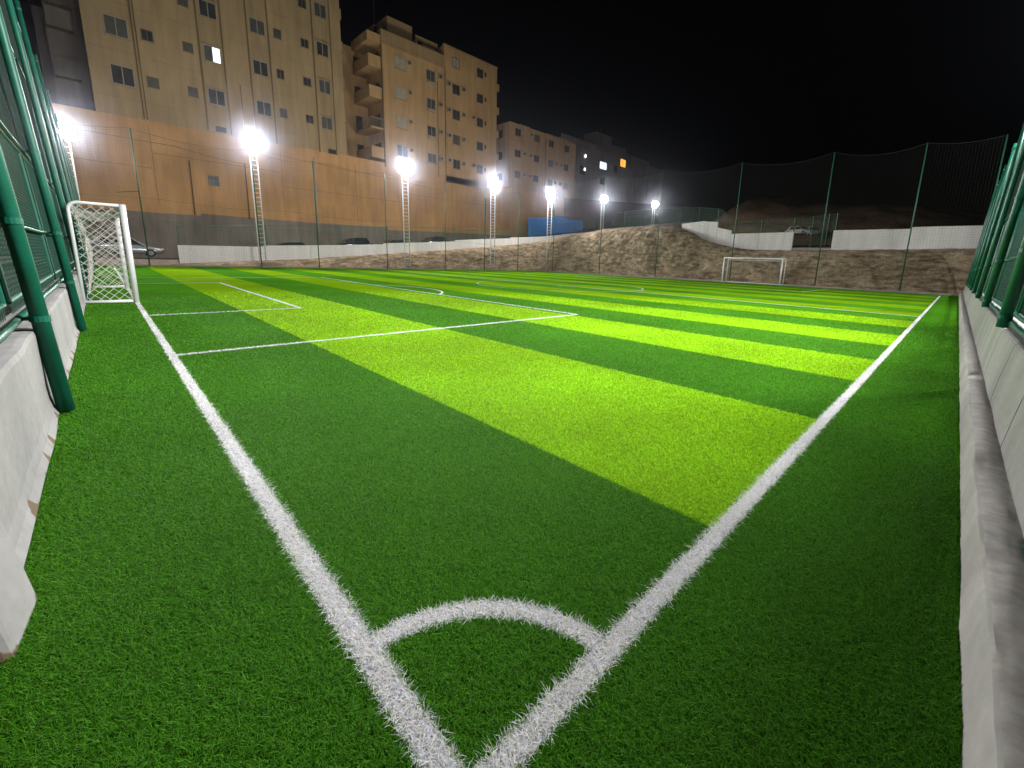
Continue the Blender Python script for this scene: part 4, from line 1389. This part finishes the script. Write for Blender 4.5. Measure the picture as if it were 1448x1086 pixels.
# ------------------------------------------------------------------ cars
def car(paint, label, x, y, z, heading, L=4.4, Wd=1.75, H=1.45, boxy=0.0, group=None, grade=0.0):
    c = thing('parked_car', label, 'car', (x, y, z), group)
    hw = Wd / 2
    # body: lofted cross sections along the length
    st = [(-L/2, .45, .62, .78), (-L/2 + .12, .28, .80, .92), (-L*.30, .22, .90, 1.0), (0, .20, .92, 1.0), (L*.20, .20, .90, 1.0), (L*.36, .22, .80, .98), (L/2 - .12, .28, .70, .90), (L/2, .42, .58, .76)]
    mb = MB()
    for (px, zb, zt, wf_) in st:
        w_ = hw * wf_
        mb.v += [(px, -w_ * .92, zb), (px, -w_, zb + .18), (px, -w_, zt - .12), (px, -w_ * .88, zt), (px, w_ * .88, zt), (px, w_, zt - .12), (px, w_, zb + .18), (px, w_ * .92, zb)]
    for i in range(len(st) - 1):
        for j in range(8):
            a = i * 8 + j; b_ = i * 8 + (j + 1) % 8
            mb.f.append((a, b_, b_ + 8, a + 8))
    mb.f.append(tuple(range(8))); mb.f.append(tuple((len(st) - 1) * 8 + k for k in range(8)))
    body = mb.build('body', paint, c, smooth=True)
    rear = -L * (.40 + .06 * boxy)
    cab = [(rear, .88), (rear + .38 - .2 * boxy, H - .06), (-L * .05, H), (L * .08, H - .04), (L * .27, .86)]
    mb = MB()
    for s in (-1, 1):
        for (px, pz) in cab:
            t = (pz - .86) / (H - .86)
            mb.v.append((px, s * hw * (.90 - .17 * t), pz))
    n_ = len(cab)
    for k in range(n_ - 1): mb.f.append((k, k + 1, n_ + k + 1, n_ + k))
    mb.f.append(tuple(range(n_))); mb.f.append(tuple(n_ + k for k in range(n_)))
    mb.build('roof', paint, c, bevel=.04, smooth=False)
    def pt(k, t, s, out=.012):
        (ax, az), (bx_, bz) = cab[k], cab[k + 1]
        px, pz = ax + (bx_ - ax) * t, az + (bz - az) * t
        return px, pz
    # side glass, windscreen, rear glass
    for s in (-1, 1):
        mb = MB()
        y_ = lambda pz: s * (hw * (.90 - .17 * (pz - .86) / (H - .86)) + .012)
        z0, z1 = .93, H - .12
        for (xa, xb_, xc, xd) in ((rear + .42, -L * .07, -L * .07, rear + .62), (-L * .045, L * .21, L * .085, -L * .045)):
            mb.quadstrip((xa, y_(z0), z0), (xb_, y_(z0), z0), (xc, y_(z1), z1), (xd, y_(z1), z1))
        mb.build('side_window', 'car_glass', c)
    for (k, nm) in ((3, 'windscreen'), (0, 'rear_window')):
        mb = MB()
        q = []
        for t, s in ((.12, -1), (.12, 1), (.9, 1), (.9, -1)):
            px, pz = pt(k, t, s)
            yy_ = s * (hw * (.90 - .17 * (pz - .86) / (H - .86)) - .08)
            q.append((px + (.014 if k == 3 else -.014), yy_, pz + .014))
        mb.quadstrip(*q)
        mb.build(nm, 'car_glass', c)
    for sx in (-1, 1):
        for s in (-1, 1):
            mb = MB(); mb.tube([(sx * L * .31, s * (hw - .2), .31), (sx * L * .31, s * (hw + .01), .31)], .31, 18)
            wh = mb.build('wheel', 'rubber', c)
            mb = MB(); mb.tube([(sx * L * .31, s * (hw + .005), .31), (sx * L * .31, s * (hw + .022), .31)], .19, 14)
            mb.build('rim', 'rim', wh)
    for s in (-1, 1):
        mb = MB(); mb.box(L/2 - .16, L/2 - .02, s * hw * .62 - .17, s * hw * .62 + .17, .56, .70)
        mb.build('headlight', 'lamp_clear', c, bevel=.02)
        mb = MB(); mb.box(-L/2 + .02, -L/2 + .16, s * hw * .66 - .14, s * hw * .66 + .14, .60, .78)
        mb.build('tail_light', 'lamp_red', c, bevel=.02)
        mb = MB(); mb.box(L * .20, L * .24, s * (hw - .04) - .1, s * (hw - .04) + .1, .90, 1.03)
        mb.build('mirror', paint, c, bevel=.02)
    c.rotation_euler = (0, -grade, heading)
    return c
G = 'cars parked along the street'
car('car_silver', 'silver hatchback parked in the opening left of the white street wall', 1.0, 48.5, .50, 0, H=1.5, boxy=.8, group=G)
car('car_green', 'dark green car roof showing behind the white wall by the first ladder tower', 12.9, 50, basez(12.9) + .12, math.pi, H=1.38, group=G, grade=-.1)
car('car_black', 'black saloon car with a shiny roof behind the white street wall', 19.4, 50, basez(19.4) + .2, math.pi, H=1.5, L=4.6, boxy=.3, group=G, grade=-.1)
car('car_grey', 'grey car half hidden behind the white wall, right of the black saloon', 24.4, 50, basez(24.4) + .02, math.pi, H=1.42, group=G, grade=-.1)
car('car_black', 'last dark car on the street, uphill of the second ladder tower', 29.8, 50, basez(29.8) + .08, math.pi, H=1.42, group=G, grade=-.1)
G2 = 'white cars beyond the gap in the far wall'
car('car_white', 'white car seen through the left part of the gap in the far white wall', 84, 20.7, hill_z(84, 20.7) + .1, R(250), group=G2)
car('car_white', 'white car seen through the right part of the gap, beside the gate post', 83, 18.3, hill_z(83, 18.3) + .1, R(200), H=1.6, boxy=.8, group=G2)

# ------------------------------------------------------------------ rubble and loose stones
rk = random.Random(11)
def stone(x, y, z, s, name, label, m_, group):
    bm = bmesh.new()
    bmesh.ops.create_icosphere(bm, subdivisions=2, radius=s)
    off_ = Vector((rk.random() * 50, rk.random() * 50, 0))
    for v in bm.verts:
        v.co *= 1 + .45 * noise.noise(v.co / s * 1.3 + off_)
        v.co.z *= .6
    me = bpy.data.meshes.new(name); bm.to_mesh(me); bm.free(); me.materials.append(M[m_])
    o = bpy.data.objects.new(name, me); COL.objects.link(o); o.location = (x, y, z)
    tag(o, label, 'stone' if name == 'stone' else 'rubble', group)
stone(84, 8.4, hill_z(84, 8.4) + .1, 1.3, 'rubble_heap', 'long pale heap of rubble on the dark ground behind the far right white wall', 'rubble', None)
bpy.context.view_layer.update()
for k in range(9):
    stone(39.95 + rk.random() * .2, 2 + rk.random() * 32, .06, .07 + rk.random() * .08, 'stone', 'small pale stone fallen from the earth bank onto its toe', 'rock', 'stones at the toe of the earth bank')

# ------------------------------------------------------------------ thin haze added to put a glow round the lamps
mb = MB(); mb.box(-70, 230, -70, 130, -1.5, 45)
hz = mb.build('haze', 'goal_white')
hm = bpy.data.materials.new('haze'); hm.use_nodes = True
hn = hm.node_tree
for nd in list(hn.nodes):
    if nd.type == 'BSDF_PRINCIPLED': hn.nodes.remove(nd)
pv = hn.nodes.new('ShaderNodeVolumePrincipled')
pv.inputs['Color'].default_value = (0.80, 0.85, 1.0, 1)
pv.inputs['Density'].default_value = HAZE
pv.inputs['Anisotropy'].default_value = 0.97
hn.links.new(pv.outputs[0], hn.nodes['Material Output'].inputs['Volume'])
hz.data.materials.clear(); hz.data.materials.append(hm)
tag(hz, kind='stuff')

# ------------------------------------------------------------------ night sky
w = bpy.data.worlds.new('World')
scene.world = w
w.use_nodes = True
nt = w.node_tree
bg = nt.nodes['Background']
sky = nt.nodes.new('ShaderNodeTexSky')
sky.sky_type = 'NISHITA'
sky.sun_disc = False
sky.sun_elevation = R(-3)
sky.sun_rotation = R(60)
nt.links.new(sky.outputs['Color'], bg.inputs['Color'])
bg.inputs['Strength'].default_value = 0.0015

vs = scene.view_settings
vs.view_transform = 'Standard'
vs.look = 'None'
vs.exposure = 0
vs.gamma = 1
scene.cycles.max_bounces = 6
scene.cycles.diffuse_bounces = 3
scene.cycles.glossy_bounces = 3
scene.cycles.transmission_bounces = 3
scene.cycles.sample_clamp_indirect = 4
scene.cycles.use_denoising = True
